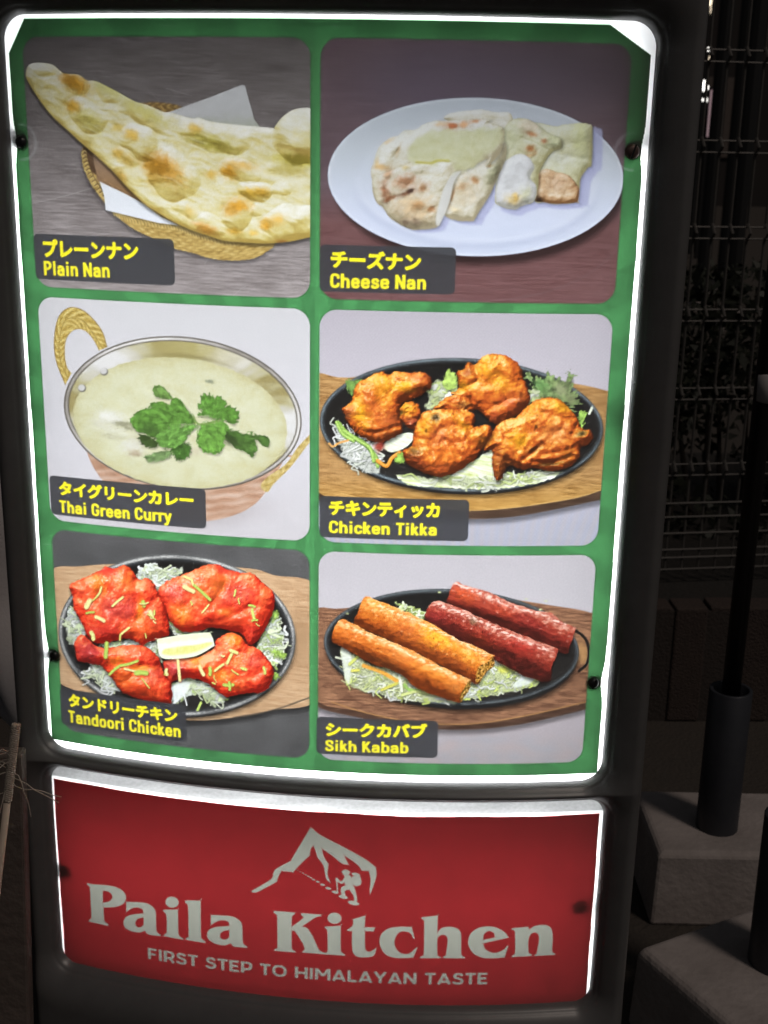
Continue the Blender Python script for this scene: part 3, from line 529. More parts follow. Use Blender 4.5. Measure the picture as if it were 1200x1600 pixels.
WHITE = [(226, 231, 214), (216, 225, 186), (202, 214, 150), (236, 238, 230), (190, 206, 132)]
def iron_plate(cv, cx, cy, a, b, rot, rim, rim_lo, drop, hi):
    E0 = ell(cx, cy, a, b, rot, 120)
    dim(cv, ell(cx + 2, cy + drop * 1.6, a * .99, b, rot), .65, 12)
    fill(cv, ell(cx, cy + drop, a * .985, b * .99, rot), (30, 31, 32), 1.5)
    v = cv.box(E0, 5); X, Y = v.X, v.Y; s = sdist(X, Y, E0)
    comp(v, (44, 46, 48), np.clip(s + .5, 0, 1))
    th = np.arctan2(Y - cy, X - cx)
    k = np.clip(.62 + .38 * noise2(np.cos(th) * 4, np.sin(th) * 4, 3) + .25 * noise2(X / 3, Y / 3, 4), 0, 1)
    comp(v, hi, np.clip(np.exp(-((s - rim * .5) / (rim * .42)) ** 2) * k * 1.25, 0, 1))
    E1 = ell(cx, cy, a - rim * 1.6, b - rim * 1.6, rot, 120); s1 = sdist(X, Y, E1)
    n = fbm(X / 4, Y / 4, 3, 12)
    comp(v, ramp(.5 + .3 * n + .25 * np.clip((Y - cy) / b, -1, 1), [(0, (20, 20, 20)), (.6, (34, 33, 32)), (1, (52, 50, 48))]), np.clip(s1 / 2 + .5, 0, 1))

def photo_tikka(cv):
    f, a, b = zz(2.4, 480, 470), zz(5, 500, 560), zz(4.8, 700, 540)
    v = cv.win(488, 480, 970, 862); X, Y = v.X, v.Y
    col = ramp((Y - 490) / 360, [(0, (176, 171, 180)), (.35, (186, 181, 190)), (.8, (176, 175, 190)), (1, (168, 168, 180))]) * (1 + .045 * fbm(X / 3, Y / 3, 3, 5) + .02 * np.sin(X / .9) * np.sin(Y / .9))[..., None]
    mo = np.clip((Y - 785) / 30, 0, 1) * .5 * np.sin(X / 2.6 + .02 * (Y - 800) * (X - 720) / 26)
    col += mo[..., None] * np.array((9, 1, -9), F)
    comp(v, col, np.ones_like(X))
    top = f([(20, 302), (160, 288), (600, 250), (1000, 310), (1125, 338), (1160, 350)]); lo = f([(1160, 690), (1095, 712), (1000, 740), (800, 772), (610, 786), (400, 770), (200, 740), (20, 690)])
    board = curve(top + lo)
    side = curve(f([(20, 600), (1160, 600), (1160, 730), (1090, 748), (800, 806), (600, 818), (400, 806), (200, 780), (20, 735)]))
    dim(cv, side, .45, 10, 0, 8)
    v = cv.box(side); comp(v, wood(v, (96, 74, 60), (60, 44, 34), 3, 40, 3, 7), np.clip(sdist(v.X, v.Y, side) + .5, 0, 1))
    v = cv.box(board); c_ = wood(v, (192, 152, 100), (140, 102, 60), 4, 30, 3.4, 17, 1.0); c_ += np.clip((v.Y - 740) / 50, 0, 1)[..., None] * np.array((16, 12, -6), F)
    comp(v, c_, np.clip(sdist(v.X, v.Y, board) + .5, 0, 1))
    stroke(cv, curve(lo, 5, False)[3:-3], (214, 176, 110), .9, 1.5, .7)
    iron_plate(cv, 721, 664, 221.5, 104.5, 2.2, 5, 9, 5, (112, 124, 130))
    # greens
    leaf(cv, curve(a([(205, 170), (260, 168), (330, 172), (290, 230), (245, 290), (215, 230)])), (110, 146, 74), 5, a([(220, 280)])[0])
    fr = curve(b([(580, 235), (620, 228), (700, 250), (740, 215), (810, 240), (880, 260), (905, 215), (940, 250), (930, 330), (985, 390), (980, 450), (930, 480), (860, 430), (760, 400), (660, 390), (640, 300)]))
    leaf(cv, fr, (120, 140, 90), 6, b([(760, 460)])[0], (196, 206, 166), 4.5, 1.)
    for p, c_, k in [((700, 300), (94, 140, 78), 14), ((850, 330), (150, 152, 120), 12), ((920, 400), (112, 116, 86), 10), ((780, 330), (60, 72, 48), 6), ((900, 300), (70, 78, 54), 7)]: glow(cv, *b([p])[0], k, k * .8, c_, .7, 20, .6, p[0], fr, 4.)
    shreds(cv, a([(850, 410), (820, 380), (900, 180), (960, 170), (1060, 210), (1060, 270), (960, 340), (900, 380)]), 26, 3, WHITE, (8, 22), (1, 3))
    leaf(cv, curve(a([(985, 100), (1030, 100), (1068, 150), (1066, 220), (1000, 250), (960, 200)])), (168, 196, 100), 9, a([(1000, 250)])[0])
    shreds(cv, a([(120, 560), (140, 490), (260, 600), (430, 680), (480, 820), (440, 900), (300, 860), (180, 740)]), 60, 5, [(232, 235, 230), (236, 238, 236), (222, 228, 214)], (14, 36), (.8, 1.6), 1.2)
    for p in ([(140, 500), (220, 590), (330, 650), (430, 760), (450, 840)], [(180, 560), (300, 640), (390, 700), (420, 800)], [(130, 500), (180, 590), (260, 640)]):
        q = curve(a(p), 6, False); stroke(cv, q + (.6, 1.4), (40, 60, 24), 3.2, 1.6, .6); stroke(cv, q, (150, 190, 86), 2.8, 1.4, .95); stroke(cv, q - (.8, .6), (200, 222, 140), .8, 1.4, .8)
    lf = curve(a([(495, 680), (560, 620), (680, 580), (740, 600), (700, 670), (620, 720), (540, 730)]))
    v = cv.box(lf); comp(v, ramp(.6 + .5 * fbm((v.X + v.Y) / 22, (v.Y - v.X * .4) / 2.4, 3, 9), [(0, (186, 196, 142)), (.5, (222, 228, 206)), (1, (240, 242, 236))]), np.clip(sdist(v.X, v.Y, lf) + .5, 0, 1))
    q = curve(a([(450, 800), (520, 840), (560, 780), (620, 735)]), 6, False); stroke(cv, q + (.5, 1.5), (40, 26, 12), 3.4, 1.5, .5); stroke(cv, q, (214, 140, 52), 3, 1.2); stroke(cv, q - (.5, .9), (238, 184, 96), 1, 1.4, .8)
    q = curve(a([(70, 665), (100, 688), (150, 660), (220, 640)]), 6, False); stroke(cv, q, (220, 164, 92), 1.6, 1.2)
    leaf(cv, curve(a([(585, 790), (620, 740), (660, 735), (660, 810), (610, 815)])), (150, 188, 84), 19, a([(660, 800)])[0])
    lt = curve(f([(330, 650), (380, 660), (500, 668), (560, 640), (640, 590), (700, 560), (720, 640), (800, 650), (860, 640), (940, 645), (880, 680), (700, 706), (500, 700), (380, 690)]))
    v = cv.box(lt); X, Y = v.X, v.Y
    comp(v, ramp(.6 + .42 * fbm((X + Y * .6) / 34, (Y - X * .25) / 2.6, 4, 29) + .25 * noise2(X / 24, Y / 14, 3), [(0, (150, 164, 84)), (.35, (205, 214, 150)), (.7, (226, 231, 210)), (1, (238, 240, 232))]), np.clip((sdist(X, Y, lt) + 2 * noise2(X / 6, Y / 6, 3)) + .5, 0, 1))
    shreds(cv, f([(330, 655), (520, 690), (700, 700), (940, 650), (900, 640), (700, 660), (480, 660)]), 46, 15, WHITE, (12, 34), (.7, 1.8))
    shreds(cv, b([(620, 330), (660, 330), (680, 400), (620, 420)]), 8, 4, WHITE, (8, 14), (1.4, 2.6))
    leaf(cv, curve(b([(985, 500), (1020, 490), (1045, 510), (1020, 560), (1010, 610), (990, 590)])), (150, 186, 90), 23, b([(1000, 600)])[0]); stroke(cv, np.array(b([(1060, 510), (1080, 465)])), (226, 232, 214), 2, 1.2)
    M = [(.12, (78, 32, 12)), (.35, (148, 64, 24)), (.56, (184, 84, 32)), (.74, (208, 112, 40)), (.92, (230, 154, 58)), (1.1, (246, 204, 122))]
    Y_ = (238, 170, 34); O_ = (206, 96, 40); K_ = (74, 40, 18)
    def pc(zf, pts): return curve(zf(pts), 5)
    C2 = pc(b, [(66, 205), (120, 170), (160, 120), (200, 150), (260, 82), (340, 62), (440, 80), (530, 140), (562, 240), (592, 310), (612, 420), (540, 500), (440, 552), (362, 592), (300, 550), (250, 500), (180, 462), (130, 420), (50, 385), (20, 355), (80, 320)])
    dim(cv, C2, .6, 8, 1, 5)
    meat(cv, C2, M, 41, 22, 3.0, 20, [(b([(190, 150), (220, 260), (90, 330)]), 5, 4), (b([(560, 300), (420, 250), (250, 310)]), 2.2, 5), (b([(250, 500), (380, 430), (540, 380)]), 2.5, 5)],
         [b([(300, 180)])[0] + (18, 16, 0, Y_, .6), b([(120, 300)])[0] + (14, 8, 0, Y_, .7), b([(400, 280)])[0] + (16, 14, 20, Y_, .6), b([(460, 430)])[0] + (13, 13, 0, (200, 84, 48), .7), b([(350, 540)])[0] + (10, 12, 0, (206, 90, 50), .7), b([(540, 200)])[0] + (6, 18, -10, (206, 96, 30), .6), b([(180, 110)])[0] + (6, 5, 0, (70, 60, 40), .9), b([(140, 200)])[0] + (8, 6, 0, (160, 80, 46), .8), b([(560, 400)])[0] + (8, 12, 0, (150, 74, 36), .7)], .5, .5)
    C3b = pc(a, [(880, 400), (930, 350), (1000, 300), (1100, 290), (1180, 340), (1200, 400), (1080, 420), (960, 400)])
    meat(cv, C3b, M, 44, 12, 3, 12, [], [a([(1120, 370)])[0] + (10, 7, 0, (120, 80, 40), .7), a([(1050, 320)])[0] + (12, 6, 0, O_, .6)], .6, .4)
    C1 = pc(a, [(185, 420), (182, 380), (248, 330), (270, 232), (330, 170), (430, 122), (480, 104), (530, 125), (600, 98), (700, 115), (800, 106), (862, 150), (876, 212), (822, 262), (740, 312), (645, 350), (622, 450), (640, 520), (632, 580), (530, 640), (440, 657), (350, 622), (270, 572), (212, 490)])
    dim(cv, C1, .6, 8, 1, 5)
    meat(cv, C1, M, 47, 24, 2.4, 22, [(a([(300, 320), (330, 440), (430, 520)]), 3, 6), (a([(420, 130), (480, 280), (560, 390)]), 2.5, 5), (a([(270, 560), (450, 580), (630, 520)]), 4, 3.5), (a([(620, 350), (740, 260), (850, 250)]), 4, 4), (a([(560, 160), (700, 190)]), 2, 4)],
         [a([(320, 430)])[0] + (14, 22, -20, Y_, .85), a([(490, 240)])[0] + (14, 22, 10, Y_, .6), a([(650, 220)])[0] + (20, 8, 0, Y_, .85), a([(420, 400)])[0] + (12, 30, -25, (214, 104, 44), .7), a([(760, 150)])[0] + (18, 8, 10, (204, 104, 62), .6), a([(560, 480)])[0] + (14, 12, 0, (194, 96, 52), .6), a([(830, 240)])[0] + (6, 5, 0, K_, .8), a([(500, 600)])[0] + (26, 6, -12, (186, 92, 40), .7), a([(240, 400)])[0] + (8, 10, 0, (190, 96, 60), .6), a([(210, 450)])[0] + (6, 6, 0, (120, 64, 40), .7)], .35, .55)
    kb = pc(a, [(635, 375), (700, 333), (762, 360), (788, 430), (742, 555), (660, 512), (622, 460)])
    meat(cv, kb, M, 52, 14, 3, 10, [], [a([(690, 400)])[0] + (12, 10, 0, Y_, .7), a([(720, 500)])[0] + (12, 8, 0, (170, 76, 60), .8), a([(635, 425)])[0] + (3, 3, 0, (50, 46, 20), .9)], .5, .5)
    glow(cv, *a([(465, 690)])[0], 8, 8, (150, 60, 48), .95, 0, .3)
    C4 = pc(b, [(330, 785), (268, 782), (345, 625), (420, 560), (500, 540), (560, 490), (640, 420), (740, 388), (840, 408), (920, 480), (980, 560), (992, 620), (1070, 640), (1084, 690), (1050, 742), (985, 762), (992, 820), (950, 882), (880, 922), (760, 942), (640, 912), (560, 932), (450, 902), (400, 1000), (355, 1000), (330, 870)])
    dim(cv, C4, .6, 8, 1, 5)
    meat(cv, C4, M, 59, 24, 3.2, 19, [(b([(540, 530), (700, 500), (900, 560)]), 3, 4), (b([(700, 740), (640, 800), (560, 860)]), 6, 4), (b([(640, 870), (780, 880), (930, 830)]), 6, 4), (b([(700, 820), (840, 800), (960, 760)]), 3, 4), (b([(330, 820), (440, 860), (560, 920)]), 4, 4), (b([(420, 570), (420, 680), (470, 720)]), 2.5, 4), (b([(960, 600), (940, 700), (980, 770)]), 3, 4)],
         [b([(530, 710)])[0] + (14, 14, 0, Y_, .85), b([(860, 460)])[0] + (18, 10, 20, Y_, .7), b([(660, 470)])[0] + (16, 10, -20, (226, 156, 50), .6), b([(800, 660)])[0] + (26, 18, 0, (212, 128, 66), .6), b([(420, 880)])[0] + (20, 14, 20, (140, 76, 34), .7), b([(900, 830)])[0] + (14, 10, -30, (186, 104, 36), .7), b([(1000, 660)])[0] + (6, 5, 0, (60, 52, 30), .9), b([(660, 610)])[0] + (3, 3, 0, K_, .9), b([(760, 890)])[0] + (22, 3.5, -5, (70, 44, 16), .85), b([(380, 960)])[0] + (9, 8, 0, (120, 64, 32), .8), b([(640, 780)])[0] + (14, 4, -28, (110, 58, 24), .8), b([(360, 800)])[0] + (8, 12, 0, (176, 88, 40), .6)], .45, .45)
    C3 = curve(a([(730, 600), (742, 540), (800, 432), (880, 402), (1000, 392), (1080, 402)]) + b([(50, 482), (150, 486), (205, 540), (198, 610), (290, 590), (335, 650), (268, 750), (200, 850), (100, 925), (0, 972)]) + a([(930, 932), (820, 892), (700, 835), (660, 780), (648, 722), (718, 682)]), 5)
    dim(cv, C3, .6, 8, 1, 5)
    meat(cv, C3, M, 66, 24, 3.0, 20, [(a([(860, 660), (940, 560), (1050, 520), (1120, 560)]), 3, 5), (a([(900, 660), (1000, 640), (1080, 760)]), 3, 4), (a([(740, 620), (860, 640), (880, 720)]), 3, 4), (a([(1150, 480), (1180, 620), (1240, 700)]), 3, 5)],
         [a([(980, 760)])[0] + (24, 18, -20, (232, 120, 40), .7), a([(830, 540)])[0] + (12, 14, 0, Y_, .6), a([(1120, 520)])[0] + (20, 7, 40, Y_, .6), a([(930, 600)])[0] + (14, 20, 40, (206, 104, 62), .5), a([(900, 462)])[0] + (6, 6, 0, (62, 46, 24), .95), a([(740, 730)])[0] + (9, 8, 0, (96, 62, 32), .8), a([(760, 820)])[0] + (14, 8, 20, (170, 74, 40), .7), a([(830, 565)])[0] + (2, 3, 0, K_, .9), a([(940, 860)])[0] + (26, 8, -10, (200, 92, 46), .6), a([(1260, 640)])[0] + (10, 10, 0, (226, 140, 40), .6), a([(700, 760)])[0] + (5, 6, 0, (110, 60, 34), .7)], .45, .55)

def photo_tandoori(cv):
    f, a, b = zz(2.7273, 60, 820), zz(6, 85, 860), zz(5, 240, 860)
    v = cv.win(75, 815, 495, 1195); X, Y = v.X, v.Y
    comp(v, np.array((84, 84, 85), F) * (1 + .22 * fbm(X / 2.6, Y / 2.6, 3, 6) + .12 * fbm(X / 60, Y / 60, 2, 6))[..., None], np.ones_like(X))
    board = curve(f([(40, 225), (190, 176), (500, 165), (880, 184), (1000, 214), (1200, 285), (1200, 720), (1000, 790), (830, 822), (600, 830), (300, 750), (40, 620)]))
    dim(cv, board, .5, 10, 0, 8)
    v = cv.box(board); c_ = wood(v, (208, 176, 140), (168, 132, 98), 5, 36, 3.0, 27, .9); comp(v, c_, np.clip(sdist(v.X, v.Y, board) + .5, 0, 1))
    glow(cv, *f([(1110, 500)])[0], 22, 42, (150, 118, 86), .6, 0, .15)
    stroke(cv, curve(f([(1160, 735), (1000, 790), (830, 822)]), 4, False), (52, 48, 44), 1, 2, .8)
    iron_plate(cv, 276.6, 992.6, 185.5, 126, 4, 7, 10, 4, (186, 186, 184))
    sil = [(222, 230, 222), (232, 237, 230), (206, 220, 178), (238, 241, 239), (216, 226, 190)]
    gr = [(206, 222, 160), (176, 200, 120), (226, 234, 206)]
    shreds(cv, a([(110, 640), (180, 540), (260, 700), (280, 800), (200, 880), (130, 850)]), 46, 2, sil, (8, 26), (.8, 2.4), 1.2)
    shreds(cv, a([(760, 240), (900, 130), (1010, 180), (1120, 190), (1150, 260), (960, 380), (840, 270)]), 60, 3, sil, (10, 30), (.8, 2.6), 1.4)
    shreds(cv, b([(0, 180), (150, 150), (230, 140), (180, 220), (60, 260)]), 20, 9, sil, (10, 24), (.7, 1.8), 1.4)
    shreds(cv, a([(420, 880), (560, 860), (790, 850), (1000, 880), (980, 1040), (800, 900), (500, 920)]), 56, 4, sil + gr, (10, 26), (.7, 1.7))
    shreds(cv, b([(110, 560), (210, 600), (330, 640), (470, 640), (200, 680)]), 44, 6, gr + sil, (8, 20), (.7, 1.6))
    shreds(cv, b([(940, 480), (990, 600), (1020, 760), (990, 860), (930, 900), (800, 760), (880, 600)]), 110, 5, gr + sil, (8, 26), (.7, 2.0), 1.3)
    for p in ((950, 500), (960, 800), (1000, 820), (945, 980)): leaf(cv, ell(*b([p])[0], 7, 5, 40, 18), (150, 182, 84), p[0], b([p])[0])
    shreds(cv, a([(350, 1080), (450, 1100), (560, 1200), (600, 1300), (530, 1330), (360, 1200), (280, 1200)]), 26, 8, sil, (14, 34), (.7, 1.8), 1.3)
    shreds(cv, b([(130, 1050), (280, 1010), (400, 1050), (540, 1150), (520, 1200), (320, 1120), (150, 1190)]), 90, 7, sil + gr, (10, 28), (.8, 2.2), 1.2)
    fill(cv, curve(b([(140, 1060), (270, 1020), (270, 1090), (190, 1180), (150, 1160)])), (228, 233, 236), 3, .8)
    stroke(cv, np.array(b([(230, 1100), (260, 1210)])), (235, 238, 238), 1.0, 1.2); stroke(cv, np.array(b([(370, 1190), (345, 1245)])), (190, 212, 110), 2.0, 1.4)
    M = [(.1, (130, 20, 12)), (.34, (194, 42, 24)), (.56, (224, 66, 40)), (.78, (239, 97, 56)), (.94, (245, 132, 80)), (1.1, (250, 180, 132))]
    O_ = (246, 140, 34); P_ = (214, 70, 70); D_ = (168, 34, 36); S_ = (250, 150, 130)
    T2 = curve(b([(33, 340), (70, 262), (200, 200), (300, 160), (400, 116), (500, 108), (580, 150), (680, 175), (770, 180), (850, 250), (922, 310), (948, 370), (932, 480), (880, 600), (800, 722), (740, 732), (690, 655), (600, 628), (460, 602), (330, 634), (220, 632), (130, 552), (90, 440)]), 5)
    T1 = curve(a([(142, 330), (250, 270), (440, 182), (470, 150), (560, 170), (660, 138), (740, 200), (790, 272), (870, 262), (940, 320), (980, 430), (1040, 530), (1078, 770), (1020, 812), (880, 862), (830, 892), (740, 842), (640, 832), (540, 852), (400, 872), (310, 800), (270, 700), (190, 560), (168, 420)]), 5)
    T3 = curve(a([(198, 950), (188, 880), (230, 795), (285, 798), (340, 850), (400, 902), (520, 912), (640, 892), (800, 888), (900, 930), (982, 1010), (1000, 1080), (1060, 1200), (1092, 1250), (1104, 1410), (1080, 1442), (940, 1422), (820, 1400), (680, 1350), (600, 1290), (540, 1200), (450, 1092), (350, 1062), (220, 1032)]), 5)
    T4 = curve(b([(78, 872), (160, 850), (350, 830), (470, 760), (490, 700), (560, 655), (620, 643), (690, 680), (740, 742), (800, 760), (850, 800), (912, 880), (938, 960), (902, 1062), (840, 1112), (760, 1112), (640, 1132), (560, 1142), (480, 1082), (390, 1022), (280, 1000), (180, 1010), (130, 1032), (90, 950)]), 5)
    for Q in (T1, T2, T3, T4): dim(cv, Q, .6, 8, 1, 5)
    sp = (255, 214, 200)
    meat(cv, T2, M, 81, 24, 2.4, 24, [(b([(130, 300), (260, 340), (380, 480)]), 2.5, 6), (b([(520, 120), (560, 250), (470, 400)]), 3, 5), (b([(340, 520), (480, 560), (700, 470), (760, 440)]), 3.5, 5), (b([(740, 190), (800, 330), (880, 400)]), 2, 6)],
         [b([(220, 500)])[0] + (16, 20, -35, O_, .6), b([(450, 300)])[0] + (18, 24, 20, (244, 116, 50), .7), b([(520, 280)])[0] + (9, 16, 30, O_, .6), b([(640, 340)])[0] + (28, 16, 0, P_, .6), b([(160, 330)])[0] + (20, 14, 20, P_, .6), b([(640, 540)])[0] + (50, 13, -8, (238, 70, 34), .7), b([(560, 480)])[0] + (14, 6, 0, (244, 130, 46), .7), b([(780, 640)])[0] + (12, 16, 0, (206, 40, 36), .6), b([(560, 150)])[0] + (20, 8, 15, (200, 48, 44), .6), b([(870, 350)])[0] + (8, 20, 10, (244, 120, 60), .5)], .12, .75, 1.6, .9, sp)
    meat(cv, T1, M, 85, 24, 2.4, 24, [(a([(480, 170), (430, 400), (470, 560)]), 3, 6), (a([(760, 280), (770, 450), (790, 620)]), 4, 5), (a([(420, 480), (560, 620), (760, 650)]), 2.5, 6), (a([(170, 420), (350, 480), (430, 400)]), 2, 6), (a([(800, 640), (900, 500), (960, 440)]), 2, 5)],
         [a([(420, 320)])[0] + (12, 18, 0, O_, .7), a([(680, 280)])[0] + (12, 20, 10, (242, 132, 50), .6), a([(800, 560)])[0] + (6, 18, 10, O_, .8), a([(800, 740)])[0] + (34, 16, 5, (244, 92, 34), .7), a([(560, 560)])[0] + (22, 18, 20, P_, .7), a([(700, 540)])[0] + (10, 18, 0, P_, .6), a([(480, 190)])[0] + (24, 7, 0, (206, 46, 44), .7), a([(460, 760)])[0] + (34, 12, 0, (204, 44, 44), .6), a([(950, 600)])[0] + (12, 24, 0, (232, 82, 56), .5), a([(250, 330)])[0] + (14, 12, 0, (242, 104, 64), .6), a([(900, 320)])[0] + (10, 9, 0, (244, 108, 74), .6)], .12, .75, 1.6, .9, sp)
    meat(cv, T4, M, 89, 22, 2.4, 22, [(b([(350, 840), (400, 930), (500, 1000)]), 3, 5), (b([(560, 680), (660, 800), (860, 830)]), 2, 6), (b([(640, 1000), (800, 980), (900, 900)]), 2, 6)],
         [b([(160, 930)])[0] + (18, 14, 0, (186, 52, 60), .8), b([(640, 700)])[0] + (12, 12, 0, O_, .7), b([(520, 970)])[0] + (24, 9, 15, O_, .7), b([(680, 850)])[0] + (22, 10, -10, (244, 132, 50), .6), b([(780, 860)])[0] + (18, 12, 0, P_, .6), b([(330, 850)])[0] + (8, 14, 10, O_, .6), b([(860, 1010)])[0] + (14, 14, 0, (232, 56, 36), .6), b([(620, 1060)])[0] + (22, 8, 10, (242, 106, 40), .6)], .12, .75, 1.6, .9, sp)
    meat(cv, T3, M, 93, 22, 2.4, 22, [(a([(330, 850), (440, 960), (470, 1080)]), 3, 5), (a([(520, 1060), (760, 1090), (990, 1080)]), 3, 6), (a([(640, 1240), (800, 1180), (960, 1240)]), 2, 7)],
         [a([(320, 950)])[0] + (20, 18, 20, (184, 48, 58), .8), a([(580, 1040)])[0] + (14, 7, 0, O_, .7), a([(640, 1200)])[0] + (22, 20, 20, (244, 110, 36), .7), a([(800, 950)])[0] + (26, 10, 10, (234, 84, 52), .6), a([(880, 1330)])[0] + (34, 14, 15, (240, 84, 36), .7), a([(940, 1160)])[0] + (16, 16, 0, (226, 78, 64), .6), a([(1060, 1370)])[0] + (7, 14, 0, (228, 44, 30), .7), a([(800, 1100)])[0] + (20, 5, 0, O_, .7)], .12, .75, 1.6, .9, sp)
    lm = np.array(curve(b([(25, 692, 1), (240, 656), (440, 640, 1), (464, 690), (476, 745, 1), (330, 826), (140, 850), (60, 836), (36, 780)]), 5))
    dim(cv, lm, .5, 6, 0, 4); v = cv.box(lm); X, Y = v.X, v.Y
    comp(v, ramp((Y - 985 + (X - 285) * .12) / 45 + .1 * fbm(X / 10, Y / 3, 3, 4), [(0, (240, 242, 230)), (.3, (226, 230, 190)), (.42, (240, 241, 226)), (1, (226, 230, 204))]), np.clip(sdist(X, Y, lm) + .5, 0, 1))
    iy = curve(b([(78, 778), (200, 752), (330, 738), (450, 716), (440, 742), (320, 796), (160, 818), (80, 812)]), 5); v = cv.box(iy)
    comp(v, ramp(.5 + .5 * fbm(v.X / 3, v.Y / 12, 3, 5), [(0, (206, 204, 96)), (1, (232, 230, 158))]), .85 * np.clip(sdist(v.X, v.Y, iy) / 3 + .5, 0, 1))
    st = [(a, (440, 345), (400, 430), 2.2), (a, (400, 430), (350, 480), 1.6), (a, (330, 470), (300, 530), 5), (a, (640, 440), (545, 520), 2.4), (a, (300, 590), (370, 580), 2.2), (a, (390, 625), (465, 660), 3.6), (a, (345, 770), (365, 830), 4), (a, (700, 725), (620, 790), 2.2), (a, (620, 790), (615, 840), 1.8), (a, (830, 480), (840, 520), 3.6), (a, (800, 500), (880, 490), 1.4), (a, (900, 580), (915, 625), 4.4), (a, (870, 600), (950, 650), 1.2), (a, (490, 870), (480, 1000), 4.0), (a, (520, 1160), (620, 1080), 2.8), (a, (620, 1080), (780, 1035), 2.8), (a, (660, 1110), (780, 1140), 2.2), (a, (770, 1150), (860, 1150), 5.0), (a, (820, 1200), (890, 1290), 1.4), (a, (850, 780), (860, 820), 1.2), (a, (930, 660), (950, 680), 1.4), (a, (1050, 1125), (1040, 1160), 3),
          (b, (240, 205), (300, 230), 2.6), (b, (300, 230), (310, 270), 2.4), (b, (240, 285), (310, 320), 4.4), (b, (320, 275), (440, 385), 3), (b, (430, 425), (380, 485), 1.8), (b, (640, 310), (630, 355), 2), (b, (665, 375), (670, 415), 1.4), (b, (745, 430), (790, 440), 2.4), (b, (770, 460), (785, 530), 3), (b, (770, 550), (810, 545), 2), (b, (800, 570), (825, 590), 1), (b, (190, 860), (205, 1015), 3), (b, (360, 905), (390, 970), 3.6), (b, (440, 920), (440, 970), 3.4), (b, (480, 940), (545, 890), 2.4), (b, (620, 790), (575, 880), 3), (b, (600, 780), (650, 800), 3.4), (b, (690, 920), (720, 930), 3), (b, (610, 935), (660, 970), 1.6), (b, (860, 915), (870, 960), 2.8), (b, (550, 1050), (620, 1050), 3.2), (b, (590, 1030), (595, 1090), 2.6), (b, (470, 980), (490, 1030), 1), (b, (460, 1035), (480, 1045), 1.6), (b, (100, 930), (105, 970), 3), (b, (530, 820), (550, 825), 2), (b, (290, 400), (300, 425), 1.6), (b, (5, 470), (5, 500), 2)]
    rng = np.random.RandomState(8)
    for zf, p, q, w in st:
        P = np.array(zf([p, q])); m = P.mean(0) + rng.uniform(-1.2, 1.2, 2); k = curve([P[0], m, P[1]], 4, False)
        c_ = np.array([(196, 206, 112), (214, 216, 140), (170, 194, 92), (220, 214, 150)][rng.randint(4)], float)
        stroke(cv, k + (.5, 1.2), (120, 30, 14), w * .8 + .3, 1.4, .55); stroke(cv, k, c_, w * .8, 1.1, .95); stroke(cv, k + rng.uniform(-.6, .6, 2), c_ * 1.12, w * .3, 1.2, .7)

